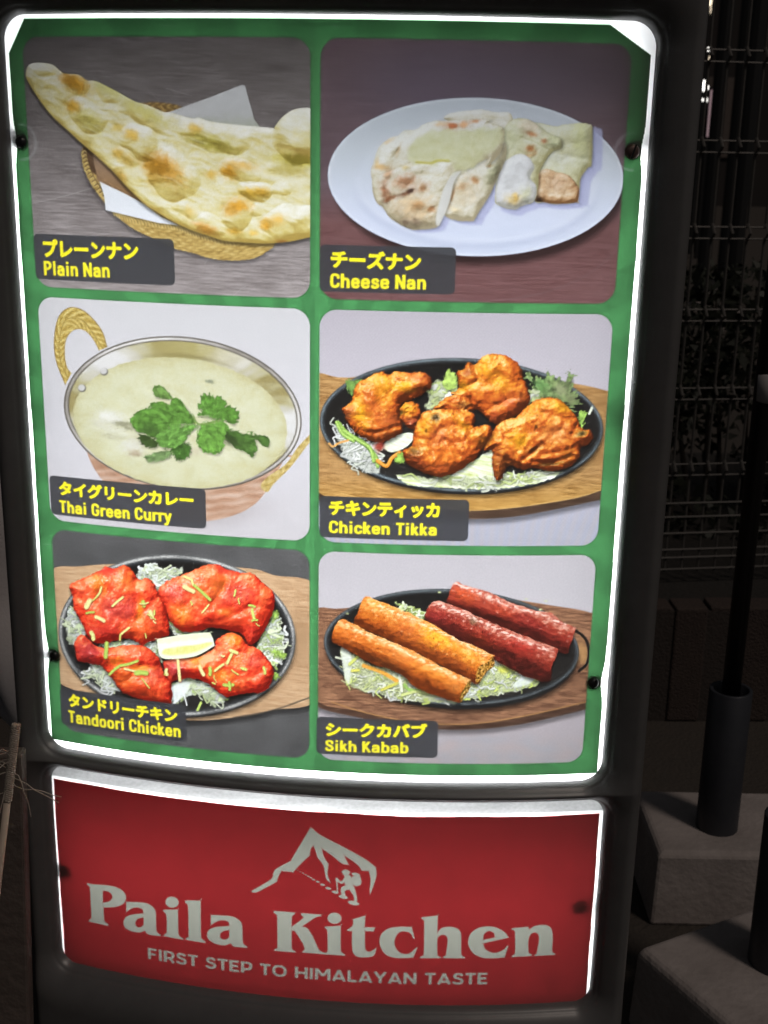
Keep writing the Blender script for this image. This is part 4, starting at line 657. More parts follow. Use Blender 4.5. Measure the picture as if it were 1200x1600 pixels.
def photo_kebab(cv):
    f, a, b = zz(2.4, 480, 840), zz(5, 500, 900), zz(5, 690, 890)
    v = cv.win(488, 852, 945, 1200); X, Y = v.X, v.Y
    col = ramp((Y - 865) / 320, [(0, (182, 178, 184)), (.3, (188, 184, 190)), (.85, (172, 164, 170)), (1, (166, 160, 164))]) * (1 + .045 * fbm(X / 3, Y / 3, 3, 15))[..., None]
    col += (np.clip((Y - 1140) / 20, 0, 1) * noise2(X / 30, Y / 14, 4))[..., None] * np.array((8, 0, -4), F)
    comp(v, col, np.ones_like(X))
    lo = f([(1100, 596), (1045, 616), (800, 672), (600, 700), (400, 692), (200, 652), (20, 590)])
    board = curve(f([(20, 290), (150, 264), (540, 210), (940, 258), (1065, 282), (1100, 300)]) + lo)
    side = curve(f([(20, 500), (1100, 500), (1100, 625), (1045, 644), (800, 700), (600, 720), (400, 712), (200, 676), (20, 622)]))
    dim(cv, side, .45, 10, 0, 7)
    v = cv.box(side); comp(v, wood(v, (98, 72, 58), (58, 40, 32), 3, 40, 3, 7), np.clip(sdist(v.X, v.Y, side) + .5, 0, 1))
    v = cv.box(board); comp(v, wood(v, (166, 122, 92), (98, 66, 50), 3, 28, 3.0, 37, 1.1), np.clip(sdist(v.X, v.Y, board) + .5, 0, 1))
    stroke(cv, curve(lo, 5, False)[2:-2], (188, 140, 84), .8, 1.4, .75)
    hd = curve(f([(1000, 345), (1040, 375), (1056, 420), (1050, 470), (1020, 500)]), 6, False)
    glow(cv, *f([(1030, 430)])[0], 11, 22, (186, 142, 90), .7)
    stroke(cv, hd, (28, 26, 26), 2.2, 1.2)
    iron_plate(cv, 705.4, 1011, 199.5, 90.5, 3, 4.5, 10, 7, (96, 104, 108))
    bed = curve(a([(160, 570), (240, 600), (420, 700), (640, 770), (900, 920), (1080, 990), (900, 985), (700, 975), (480, 925), (220, 850), (190, 720)]))
    v = cv.box(bed); X, Y = v.X, v.Y
    comp(v, ramp(.36 + .6 * fbm(X / 9, Y / 5, 4, 3), [(0, (96, 104, 54)), (.35, (188, 198, 146)), (.7, (226, 231, 216)), (1, (238, 241, 240))]), .9 * np.clip((sdist(X, Y, bed) + 2 * noise2(X / 5, Y / 5, 2)) / 1.5 + .5, 0, 1))
    shreds(cv, bed, 130, 3, [(222, 228, 204), (214, 222, 170), (196, 210, 118), (236, 238, 232), (206, 216, 150)], (10, 30), (.6, 1.7))
    fill(cv, curve(a([(165, 565), (235, 590), (250, 700), (230, 840), (195, 790)])), (222, 228, 222), 3, .7)
    bed2 = curve(b([(160, 1010), (220, 890), (330, 830), (400, 740), (470, 725), (540, 770), (740, 860), (720, 900), (560, 950), (380, 985)]))
    v = cv.box(bed2); X, Y = v.X, v.Y
    comp(v, ramp(.55 + .5 * fbm(X / 12, Y / 7, 4, 13), [(0, (150, 160, 90)), (.35, (208, 216, 164)), (.7, (224, 230, 212)), (1, (238, 241, 238))]), .92 * np.clip((sdist(X, Y, bed2) + 2 * noise2(X / 5, Y / 5, 2)) / 1.5 + .5, 0, 1))
    shreds(cv, bed2, 80, 5, [(226, 232, 214), (206, 220, 150), (236, 240, 238), (196, 212, 110)], (8, 26), (.6, 1.6))
    fill(cv, curve(b([(560, 900), (640, 830), (720, 850), (690, 890), (600, 920)])), (224, 232, 232), 3, .8); glow(cv, *b([(490, 780)])[0], 10, 6, (206, 208, 80), .8)
    shreds(cv, a([(590, 215), (640, 215), (820, 300), (800, 340), (700, 290)]), 36, 6, [(206, 220, 160), (226, 234, 206), (180, 200, 110)], (8, 20), (.8, 1.8))
    for p in ([(340, 700), (480, 750), (600, 820)],): q = curve(a(p), 6, False); stroke(cv, q, (222, 160, 66), 3.0, 1.4)
    for p, c_ in (([(230, 690), (300, 625)], (206, 212, 110)), ([(480, 890), (600, 840)], (206, 200, 90)), ([(250, 740), (300, 735)], (214, 208, 96)), ([(620, 780), (640, 900)], (226, 232, 214)), ([(660, 850), (700, 890), (780, 890)], (150, 190, 96)), ([(640, 930), (760, 900), (840, 920)], (206, 216, 140))): q = curve(a(p), 6, False); stroke(cv, q + (.5, 1), (70, 76, 40), 2.4, 1.4, .5); stroke(cv, q, c_, 2.2, 1.2, .95)
    for p in ((150, 285), (822, 230), (895, 238), (875, 270), (495, 205)): glow(cv, *f([p])[0], 2.6, 1.6, (196, 204, 150), .9)
    OR = [(.1, (88, 36, 12)), (.34, (146, 66, 22)), (.56, (184, 90, 30)), (.78, (206, 112, 38)), (.93, (222, 138, 60)), (1.1, (240, 186, 120))]
    RD = [(.1, (56, 18, 14)), (.34, (96, 30, 24)), (.56, (130, 40, 31)), (.78, (152, 54, 41)), (.93, (172, 76, 58)), (1.1, (214, 150, 130))]
    def sausage(P, ax, r, stops, seed, tint, hl, endc, endp, spc):
        dim(cv, P, .6, 7, 0, 5)
        v = cv.box(P, 6); X, Y = v.X, v.Y
        sd = sdist(X, Y, P) + .7 * fbm(X / 6, Y / 6, 2, seed) + 1.4 * noise2(X / 15, Y / 15, seed + 2)
        dm = pdist(X, Y, curve(ax, 6, False)); p0, p1 = np.array(ax[0]), np.array(ax[-1]); e_ = (p1 - p0) / np.hypot(*(p1 - p0)); nx_, ny_ = -e_[1], e_[0]
        s_ = np.where((X - p0[0]) * nx_ + (Y - p0[1]) * ny_ > 0, 1, -1); q_ = np.clip(s_ * dm / r, -.97, .97)
        d0 = np.clip((nx_ * .12 - ny_ * .74) * q_ + .66 * np.sqrt(1 - q_ * q_), 0, 1)
        H = dome(sd, 5) * .25 + 1.1 * fbm(X / 12, Y / 9, 2, seed + 4) + .22 * fbm(X / 4, Y / 4, 2, seed + 3)
        d1, s = relief(v, H, (.12, -.74, .66)); d = np.clip(d0 + (d1 - .66) * .75, 0, 1)
        t = .14 + d * .86 + .15 * fbm(X / 16, Y / 16, 3, seed + 8) + .11 * fbm(X / 8, Y / 7, 3, seed + 9, .55)
        c = ramp(t, stops)
        for (x, y, rx, ry, rot, col, k_) in tint:
            q = np.radians(rot); e = np.sqrt((((X - x) * np.cos(q) + (Y - y) * np.sin(q)) / rx) ** 2 + ((-(X - x) * np.sin(q) + (Y - y) * np.cos(q)) / ry) ** 2) + .5 * fbm(X / 7, Y / 7, 3, seed + int(x))
            k_ = (k_ * np.exp(-np.clip(e, 0, 9) ** 2.5))[..., None]; c = c + (np.array(col, F) * (.4 + .75 * d[..., None]) - c) * k_
        sp = np.clip(fbm(X / 4.5, Y / 4.5, 2, seed + 40) - .62, 0, 1) * .9; c = c * (1 - np.clip(sp, 0, .6))[..., None]
        hd = pdist(X, Y, curve(hl, 6, False)); g = np.clip(fbm(X / 8, Y / 3.5, 3, seed + 60) * 1.6 + .35, 0, 1)
        k_ = np.exp(-(hd / 3.2) ** 2) * np.clip(g * 1.3, 0, 1) + .10 * np.exp(-(hd / 8) ** 2) + np.clip(noise2(X / 6.5, Y / 4, seed + 61) * 3.6 - 1.8, 0, 1) * 1.1 * np.clip(d - .3, 0, 1)
        c = c + (np.array(spc, F) - c) * np.clip(k_, 0, 1)[..., None]
        comp(v, c, np.clip(sd + .5, 0, 1))
        if endp is not None:
            v = cv.box(endp); comp(v, ramp(.5 + .8 * fbm(v.X / 3.4, v.Y / 3.4, 3, seed + 70), [(0, (60, 36, 12)), (.5, endc), (1, (214, 168, 96))]), np.clip((sdist(v.X, v.Y, endp) + noise2(v.X / 3, v.Y / 3, 2)) / 1.4 + .5, 0, 1))
    so, sr = (252, 214, 168), (244, 206, 192)
    S4 = curve(b([(35, 258), (60, 190), (108, 93), (200, 130), (380, 180), (500, 238), (700, 310), (850, 338), (950, 408), (1042, 458, 1), (1030, 530), (1000, 600), (980, 658), (880, 620), (700, 550), (450, 450), (250, 350), (100, 300)]))
    sausage(S4, b([(70, 195), (300, 265), (560, 360), (800, 455), (1010, 560)]), 21, RD, 201, [b([(180, 200)])[0] + (24, 14, 20, (206, 84, 44), .7), b([(480, 320)])[0] + (22, 10, 20, (196, 74, 46), .6), b([(700, 430)])[0] + (30, 9, 25, (130, 34, 34), .5)], b([(110, 112), (240, 160), (400, 225), (560, 290), (760, 345), (960, 430)]), None, None, sr)
    S3 = curve(a([(818, 325), (850, 240), (900, 193), (980, 210), (1180, 285)]) + b([(250, 350), (450, 440), (700, 540), (915, 622, 1), (890, 690), (862, 760), (850, 860), (760, 868), (560, 790), (400, 700), (200, 590), (60, 520)]) + a([(1000, 460), (900, 400)]))
    sausage(S3, a([(850, 270), (1000, 330)]) + b([(100, 385), (300, 480), (550, 600), (860, 740)]), 23, RD, 211, [b([(300, 560)])[0] + (26, 10, 25, (190, 66, 34), .6), b([(620, 600)])[0] + (24, 10, 20, (176, 44, 36), .6), b([(780, 700)])[0] + (16, 14, 20, (150, 54, 40), .5), b([(250, 400)])[0] + (9, 6, 10, (110, 96, 70), .7), a([(900, 330)])[0] + (14, 12, 0, (176, 54, 54), .6)], a([(890, 215), (1000, 250), (1150, 310)]) + b([(260, 380), (440, 470), (620, 545), (860, 640)]), None, None, sr)
    S2 = curve(a([(272, 372), (290, 290), (330, 188), (370, 163), (480, 200), (700, 290), (850, 360), (1000, 450), (1120, 520)]) + b([(250, 590), (402, 672, 1), (380, 740), (330, 830), (275, 895), (200, 862)]) + a([(1100, 780), (900, 680), (750, 600), (600, 530), (400, 440)]))
    sausage(S2, a([(310, 270), (600, 400), (850, 530), (1080, 640), (1290, 760)]), 23, OR, 221, [a([(900, 480)])[0] + (30, 16, 25, (246, 168, 38), .7), a([(460, 230)])[0] + (26, 7, 20, (240, 150, 50), .6), a([(700, 440)])[0] + (26, 16, 25, (206, 104, 56), .5), a([(1150, 620)])[0] + (24, 14, 25, (240, 160, 50), .5), a([(1000, 640)])[0] + (36, 8, 28, (170, 76, 38), .5)], a([(380, 195), (560, 275), (720, 340), (950, 440), (1150, 540), (1300, 620)]), (170, 118, 40), curve(b([(398, 680), (410, 750), (350, 800), (285, 890), (265, 850), (290, 760), (350, 730)])), so)
    S1 = curve(a([(92, 452), (130, 370), (180, 338), (260, 370), (450, 470), (700, 570), (900, 680), (1175, 812, 1), (1165, 850), (1112, 920), (1092, 988), (900, 932), (750, 872), (620, 762), (400, 682), (260, 602), (150, 545), (98, 512)]))
    sausage(S1, a([(120, 440), (300, 500), (600, 640), (850, 770), (1120, 890)]), 21, OR, 231, [a([(250, 480)])[0] + (26, 12, 25, (222, 112, 44), .6), a([(620, 620)])[0] + (30, 14, 25, (224, 128, 60), .6), a([(900, 760)])[0] + (34, 12, 25, (230, 132, 44), .6), a([(500, 680)])[0] + (40, 7, 25, (150, 84, 40), .5), a([(1060, 880)])[0] + (16, 12, 20, (226, 140, 70), .5)], a([(180, 365), (300, 430), (480, 500), (640, 580), (860, 690), (1080, 800)]), (120, 92, 30), curve(a([(1172, 815), (1170, 880), (1130, 940), (1098, 985), (1100, 930), (1140, 850)])), so)

CAPTIONS = [  # plate corners and lettering in artwork coordinates: plate TL TR BR BL; Japanese TL TR and height; English baseline ends and capital height
    ((zz(2.4, 0, 0)), [(125, 875), (650, 897), (658, 1072), (135, 1045)], 'プレーンナン', [(158, 894), (518, 905)], 70, 'Plain Nan', [(165, 1033), (413, 1043)], 54),
    ((zz(1.9355, 480, 0)), [(38, 740), (450, 748), (447, 890), (38, 882)], 'チーズナン', [(70, 753), (347, 764)], 57, 'Cheese Nan', [(68, 871), (360, 877)], 44),
    ((zz(2.6087, 40, 460)), [(97, 735), (735, 795), (735, 958), (105, 893)], 'タイグリーンカレー', [(133, 757), (685, 808)], 62, 'Thai Green Curry', [(138, 889), (598, 931)], 50),
    ((zz(2.4, 480, 470)), [(45, 735), (608, 742), (603, 900), (48, 887)], 'チキンティッカ', [(82, 746), (500, 757)], 60, 'Chicken Tikka', [(80, 871), (487, 882)], 46),
    ((zz(2.7273, 60, 820)), [(92, 695), (630, 768), (630, 925), (98, 850)], 'タンドリーチキン', [(125, 716), (592, 786)], 58, 'Tandoori Chicken', [(128, 842), (608, 908)], 52),
    ((zz(2.4, 480, 840)), [(36, 670), (492, 688), (488, 826), (34, 810)], 'シークカバブ', [(68, 689), (452, 696)], 56, 'Sikh Kabab', [(66, 801), (380, 810)], 42)]
PHOTOS = [photo_naan, photo_cheese, photo_curry, photo_tikka, photo_tandoori, photo_kebab]

def put_text(cv, s, p0, p1, h, mode, col, bold, mid=None):
    """letter a line in sheet coordinates; p0 -> p1 is its ink width along the baseline (or along the top), h its height in artwork units"""
    cov, base, cap = stroke_coverage(s) if mode == 'base' else text_coverage(s, bold)
    H, W = cov.shape
    (u0, z0), (u1, z1) = art_inv(*p0), art_inv(*p1)
    (_, zb) = art_inv(p0[0], p0[1] - h) if mode == 'base' else art_inv(p0[0], p0[1] + h)
    hz = abs(zb - z0)
    v = cv.win(min(p0[0], p1[0]) - 20, min(p0[1], p1[1]) - h * 2 - 20, max(p0[0], p1[0]) + 20, max(p0[1], p1[1]) + h * 2 + 20)
    t = (v.U - u0) / (u1 - u0)
    zl = z0 + (z1 - z0) * t
    col_ = t * (W - 1)
    if mode == 'base': row = base - (v.Z - zl) / hz * cap
    else: row = (zl - v.Z) / hz * (H - 1)
    i = np.floor(col_).astype(int); j = np.floor(row).astype(int); ok = (i >= 0) & (j >= 0) & (i < W - 1) & (j < H - 1)
    i = np.clip(i, 0, W - 2); j = np.clip(j, 0, H - 2); fx, fy = col_ - i, row - j
    k = (cov[j, i] * (1 - fx) + cov[j, i + 1] * fx) * (1 - fy) + (cov[j + 1, i] * (1 - fx) + cov[j + 1, i + 1] * fx) * fy
    k = np.where(ok, k, 0).astype(F)
    comp(v, col, k)
    return v, k

def rrect(U, Z, u0, z0, u1, z1, r):
    """signed distance (positive inside) to a rounded rectangle in sheet coordinates"""
    dx = np.abs(U - (u0 + u1) / 2) - abs(u1 - u0) / 2 + r; dy = np.abs(Z - (z0 + z1) / 2) - abs(z1 - z0) / 2 + r
    return r - np.hypot(np.maximum(dx, 0), np.maximum(dy, 0)) - np.minimum(np.maximum(dx, dy), 0)

def photo_rect(i, j):
    u0 = -1 - GX / 2 if i == 0 else GX / 2
    z0 = -j * (PH + GZ)
    return u0, z0, u0 + 1, z0 - PH

SCREWS = [(-1.044, -.338), (1.041, -.330), (-1.037, -2.237), (1.039, -2.224)]
def paint_menu(cv):
    C, U, Z = cv.C, cv.U, cv.Z; g = .5 / 440
    C[:] = (246, 247, 248)
    uL, uR, zt, zb = SHEET
    edge = .0025 * noise2(U * 0 + 3.3, Z * 4, 5)
    for su, sz in SCREWS: edge = edge - .012 * np.exp(-((Z - sz) / .06) ** 2) * np.exp(-((U - su) / .15) ** 2)
    sd = np.minimum(np.minimum(U - uL + edge, uR + edge - U), np.minimum(zt - Z, Z - zb))
    cl = ((U - uL) * 1.0 + (zt - Z) * .62) / 1.18 - .058; cr = ((uR - U) * .62 + (zt - Z) * 1.0) / 1.18 - .075
    sd = np.minimum(sd, np.minimum(cl, cr))
    m = np.clip(sd / g / 2 + .5, 0, 1).astype(F)
    ang = np.arctan2(Z + 1.35, U) ; ray = np.clip(np.sin(ang * 34) * 6, -1, 1)
    n = fbm(cv.X / 16, cv.Y / 16, 4, 3); sp = fbm(cv.X / 2.5, cv.Y / 2.5, 2, 8)
    col = np.array((70, 133, 80), F) * (1 + .055 * ray + .05 * n + .05 * sp)[..., None]
    C += (col - C) * m[..., None]
    cv.M[m > .5] = 1
    for q in ([(520, 38), (530, 43)], [(252, 39), (274, 41)], [(60, 1020), (90, 1040)], [(102, 1150), (92, 1162)], [(930, 85), (938, 78)], [(940, 1050), (946, 1060)], [(66, 850), (90, 852)]): stroke(cv, np.array(q, float), (150, 178, 152), .5, 1., .6)
    for n_, (zf, plate, jp, jq, jh, en, eq, eh) in enumerate(CAPTIONS):
        i, j = n_ % 2, n_ // 2
        u0, z0, u1, z1 = photo_rect(i, j)
        sd = rrect(U, Z, u0, z0, u1, z1, .06)
        C *= (1 - .18 * np.clip(1 - np.abs(sd - .002) / .008, 0, 1) * (sd < .004))[..., None]
        cv.clip = np.clip(sd / g / 2 + .5, 0, 1).astype(F)
        PHOTOS[n_](cv)
        if n_ == 2: C *= (1 - .065 * cv.clip)[..., None]
        cv.M[cv.clip > .5] = 10 + n_
        cv.clip = None
        c = zf(plate); a_, b_, c_, d_ = [np.array(art_inv(*p)) for p in c]
        v = cv.win(min(p[0] for p in c) - 4, min(p[1] for p in c) - 4, max(p[0] for p in c) + 4, max(p[1] for p in c) + 4)
        sd = rrect(v.U, v.Z, (a_[0] + d_[0]) / 2, (a_[1] + b_[1]) / 2, (b_[0] + c_[0]) / 2, (c_[1] + d_[1]) / 2, .018)
        k = np.clip(sd / g / 2 + .5, 0, 1).astype(F)
        comp(v, np.array((60, 61, 65), F) * (1 + .06 * fbm(v.X / 3, v.Y / 3, 2, 5))[..., None], .93 * k)
        v.M[k > .5] = 20 + n_
        jq, eq = zf(jq), zf(eq); sc = zf([(0, 0), (0, 1)]); sc = sc[1][1] - sc[0][1]
        v, k = put_text(cv, jp, jq[0], jq[1], jh * sc, 'top', (240, 228, 44), 10); v.M[k > .5] = 30 + n_
        v, k = put_text(cv, en, eq[0], eq[1], eh * sc, 'base', (238, 226, 50), 5); v.M[k > .5] = 30 + n_
    # scuffs and the marks of the washers
    for su, sz in SCREWS[:2]:
        d = np.hypot(U - su, Z - sz); s = 1 if su < 0 else -1
        k = np.exp(-((d - .058) / .005) ** 2) * ((U - su) * s > -.01) * .35
        C += (np.array((196, 200, 202), F) - C) * k[..., None]
    comp_ = fbm(cv.X / 2, cv.Y / 2, 2, 77); C *= (1 + .025 * comp_)[..., None]

# ---- the name sheet
def paint_name(cv):
    C, U, Z = cv.C, cv.U, cv.Z; g = .5 / 440
    C[:] = (244, 245, 245)
    uL, uR, zt, zb = NAME
    sd = np.minimum(np.minimum(U - uL, uR - U), np.minimum(zt - Z, Z - zb)) + .003 * noise2(U * 4, Z * 4, 6)
    m = np.clip(sd / g / 2 + .5, 0, 1).astype(F)
    col = np.array((166, 39, 43), F) * (1 + .05 * fbm(cv.X / 2.2, cv.Y / 2.2, 2, 4) + .03 * fbm(cv.X / 40, cv.Y / 40, 3, 4))[..., None]
    C += (col - C) * m[..., None]; cv.M[m > .5] = 1
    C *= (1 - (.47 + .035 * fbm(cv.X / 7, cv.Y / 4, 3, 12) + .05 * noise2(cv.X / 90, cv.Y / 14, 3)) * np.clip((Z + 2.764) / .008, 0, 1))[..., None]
    ink = (186, 187, 174)
    tot = np.zeros(U.shape, F)
    def add(polys, sl=None):
        for o, holes in polys:
            P = curve(o, 5) if not isinstance(o, np.ndarray) else o
            v = cv.box(P, 4); s = sdist(v.X, v.Y, P)
            for h in holes: s = np.minimum(s, -sdist(v.X, v.Y, curve(h, 5)))
            tot[v.sl] = np.maximum(tot[v.sl], np.clip(s + .5, 0, 1))
    p, q, r = zz(4.2857, 120, 1360), zz(4.2857, 410, 1400), zz(4.2857, 620, 1400)
    c = 1
    add([(p([(68, 84, c), (105, 92), (180, 97), (250, 108), (300, 130), (327, 165), (327, 200), (300, 232), (240, 247), (180, 248, c), (183, 320), (190, 345), (210, 358, c), (208, 372, c), (80, 343, c), (80, 331, c), (93, 322), (97, 300), (88, 130), (82, 108), (68, 97, c)]), [p([(175, 138, c), (205, 140), (232, 160), (236, 185), (215, 208), (175, 215, c)])]),
         (p([(330, 210, c), (400, 212), (470, 220), (515, 250), (530, 290), (532, 390), (540, 415), (562, 432, c), (560, 441, c), (490, 432), (468, 422), (455, 405), (420, 416), (365, 408), (325, 385), (312, 350), (325, 315), (370, 295), (445, 288, c), (440, 262), (410, 250), (370, 254), (330, 281, c)]), [p([(447, 315, c), (410, 325), (392, 350), (400, 375), (425, 380), (447, 365, c)])]),
         (ell(*p([(638, 213)])[0], 45 / 4.2857, 37 / 4.2857, 10), []),
         (p([(578, 265, c), (600, 262), (678, 262, c), (680, 400), (686, 436), (712, 455, c), (712, 465, c), (582, 441, c), (582, 432, c), (597, 420), (602, 400), (600, 310), (590, 285), (578, 275, c)]), []),
         (p([(725, 202, c), (750, 200), (830, 202, c), (832, 430), (840, 457), (862, 476, c), (860, 487, c), (728, 465, c), (728, 456, c), (742, 448), (748, 430), (745, 260), (740, 230), (725, 215, c)]), []),
         (p([(897, 298, c), (960, 300), (1040, 308), (1090, 335), (1108, 375), (1112, 470), (1120, 495), (1142, 510, c), (1140, 519, c), (1060, 512), (1042, 504), (1030, 490), (990, 503), (930, 492), (885, 465), (872, 430), (885, 398), (935, 378), (1020, 372, c), (1015, 345), (985, 335), (945, 340), (897, 367, c)]), [p([(1020, 400, c), (980, 408), (960, 430), (966, 455), (995, 462), (1020, 448, c)])])])
    add([(q([(75, 99, c), (218, 110, c), (218, 122, c), (200, 135), (197, 160), (197, 205, c), (270, 150), (270, 138), (258, 125, c), (260, 114, c), (395, 124, c), (393, 135, c), (355, 145), (310, 175), (265, 205, c), (300, 215), (335, 265), (360, 320), (385, 365), (430, 384, c), (430, 392, c), (268, 379, c), (268, 370, c), (281, 358), (275, 330), (250, 285), (215, 235), (197, 235, c), (197, 340), (205, 362), (222, 370, c), (220, 379, c), (80, 367, c), (80, 357, c), (95, 350), (100, 330), (98, 150), (92, 125), (75, 112, c)]), []),
         (ell(*q([(483, 149)])[0], 47 / 4.2857, 38 / 4.2857, 4), []),
         (q([(418, 205, c), (525, 198, c), (525, 350), (531, 376), (552, 390, c), (552, 400, c), (420, 391, c), (420, 382, c), (432, 375), (436, 350), (435, 250), (430, 225), (418, 215, c)]), []),
         (q([(568, 226, c), (605, 195), (605, 155, c), (690, 130, c), (685, 208, c), (755, 210, c), (745, 238, c), (687, 236, c), (688, 340), (700, 368), (725, 370), (765, 345, c), (755, 385), (735, 405), (690, 412), (640, 408), (610, 385), (600, 340), (600, 236, c), (568, 234, c)]), []),
         (q([(1000, 207, c), (1020, 286, c), (1010, 286, c), (990, 250), (950, 238), (910, 250), (885, 300), (895, 350), (930, 382), (980, 385), (1030, 345, c), (1040, 345, c), (1010, 413, c), (960, 416), (890, 415), (830, 395), (795, 350), (783, 300), (800, 250), (850, 215), (920, 205)]), [])])
    add([(r([(165, 142, c), (275, 130, c), (272, 245, c), (300, 215), (350, 205), (400, 215), (428, 245), (432, 300), (432, 380), (440, 400), (456, 408, c), (455, 418, c), (310, 417, c), (310, 406, c), (325, 398), (330, 380), (340, 300), (330, 268), (308, 260), (285, 270), (272, 290), (272, 385), (280, 402), (295, 408, c), (293, 417, c), (157, 417, c), (157, 408, c), (172, 400), (180, 380), (183, 200), (180, 165), (165, 153, c)]), []),
         (r([(748, 280, c), (580, 318, c), (590, 350), (620, 372), (660, 380), (710, 362), (740, 332, c), (748, 335, c), (722, 411, c), (650, 418), (580, 415), (520, 390), (485, 345), (478, 295), (500, 245), (550, 212), (610, 203), (670, 212), (720, 240), (745, 270)]), [r([(580, 293, c), (655, 278, c), (650, 250), (620, 235), (590, 250), (580, 270)])]),
         (r([(770, 215, c), (880, 205, c), (887, 225, c), (920, 202), (970, 193), (1015, 200), (1040, 230), (1045, 300), (1040, 360), (1045, 378), (1062, 385, c), (1060, 395, c), (922, 402, c), (922, 393, c), (935, 385), (940, 360), (952, 290), (945, 255), (920, 245), (893, 262), (882, 300), (882, 365), (890, 385), (905, 392, c), (903, 402, c), (770, 410, c), (770, 400, c), (785, 392), (792, 370), (792, 270), (788, 235), (770, 225, c)]), [])])
    cv.M[tot > .5] = 2; word = tot.copy(); tot[:] = 0
    l = zz(5, 380, 1280)
    add([(l([(65, 560, c), (215, 470), (235, 420), (260, 385), (370, 325, c), (420, 240), (525, 65, c), (540, 68, c), (600, 120), (800, 225), (960, 315), (1035, 375, c), (1042, 440), (1015, 530), (990, 592, c), (988, 540), (995, 470), (980, 405, c), (925, 402, c), (905, 370), (860, 330), (788, 284, c), (826, 358, c), (770, 345), (700, 290), (615, 230, c), (630, 290), (668, 350, c), (660, 430), (684, 499, c), (650, 470), (638, 420), (625, 360), (580, 300, c), (565, 250), (548, 207, c), (528, 235), (520, 285, c), (450, 350), (390, 415, c), (300, 405, c), (275, 450), (262, 490, c), (160, 545), (110, 570), (70, 573, c)]), [])])
    add([(ell(*l([(x, y)])[0], w / 5, h / 5, 12, 20), []) for x, y, w, h in [(425, 400, 5, 3), (447, 411, 6, 3), (468, 422, 7, 4), (488, 434, 9, 4), (510, 447, 10, 5), (530, 458, 11, 5), (550, 472, 13, 6), (583, 489, 16, 7), (620, 512, 20, 9), (665, 540, 24, 10), (718, 570, 28, 11), (782, 607, 37, 14), (862, 655, 45, 17), (802, 418, 28, 25), (880, 432, 34, 14)]])
    add([(l([(772, 405), (800, 393), (830, 405), (832, 425), (775, 420)]), []), (l([(795, 440), (836, 440), (862, 520), (845, 548), (800, 520), (790, 470)]), []), (l([(850, 450), (905, 440), (924, 480), (915, 515), (872, 522), (852, 490)]), []),
         (l([(800, 448), (815, 465), (772, 505), (725, 480), (720, 462), (735, 458), (765, 485)]), []), (l([(724, 470, c), (736, 470, c), (742, 570, c), (732, 570, c)]), []),
         (l([(830, 520), (790, 520), (762, 540), (770, 600), (780, 606), (800, 600), (796, 560), (840, 548)]), []), (l([(832, 530), (862, 520), (885, 590), (890, 640), (868, 645), (862, 600), (836, 560)]), [])])
    cv.M[tot > .5] = 3; tot = np.maximum(tot, word)
    C += (np.array(ink, F) - C) * tot[..., None]
    v, k = put_text(cv, 'FIRST STEP TO HIMALAYAN TASTE', (231, 1498.5), (762, 1538), 17.5, 'base', (184, 184, 172), 9); v.M[k > .5] = 4
    for sx, sz in ((-1.048, -3.192), (1.048, -3.185)): pass
# ------------------------------------------------------------------ materials
def mat(name, base, rough=.6, metal=0., noise=None, bump=None, coat=0., spec=.5):
    """a plain surface: base colour mottled by noise (scale, amount, second colour) with a bump (scale, strength)"""
    m = bpy.data.materials.new(name); m.use_nodes = True; nt = m.node_tree; N, L = nt.nodes, nt.links
    b = N['Principled BSDF']; b.inputs['Base Color'].default_value = (*base, 1); b.inputs['Roughness'].default_value = rough; b.inputs['Metallic'].default_value = metal
    b.inputs['Coat Weight'].default_value = coat; b.inputs['Specular IOR Level'].default_value = spec
    tc = N.new('ShaderNodeTexCoord')
    if noise:
        n = N.new('ShaderNodeTexNoise'); n.inputs['Scale'].default_value = noise[0]; n.inputs['Detail'].default_value = 6; n.inputs['Roughness'].default_value = .62
        r = N.new('ShaderNodeValToRGB'); r.color_ramp.elements[0].position = .5 - noise[1] / 2; r.color_ramp.elements[1].position = .5 + noise[1] / 2
        r.color_ramp.elements[0].color = (*base, 1); r.color_ramp.elements[1].color = (*noise[2], 1)
        L.new(tc.outputs['Object'], n.inputs['Vector']); L.new(n.outputs['Fac'], r.inputs['Fac']); L.new(r.outputs['Color'], b.inputs['Base Color'])
    if bump:
        n = N.new('ShaderNodeTexNoise'); n.inputs['Scale'].default_value = bump[0]; n.inputs['Detail'].default_value = 5
        u = N.new('ShaderNodeBump'); u.inputs['Strength'].default_value = bump[1]; u.inputs['Distance'].default_value = .01
        L.new(tc.outputs['Object'], n.inputs['Vector']); L.new(n.outputs['Fac'], u.inputs['Height']); L.new(u.outputs['Normal'], b.inputs['Normal'])
    return m

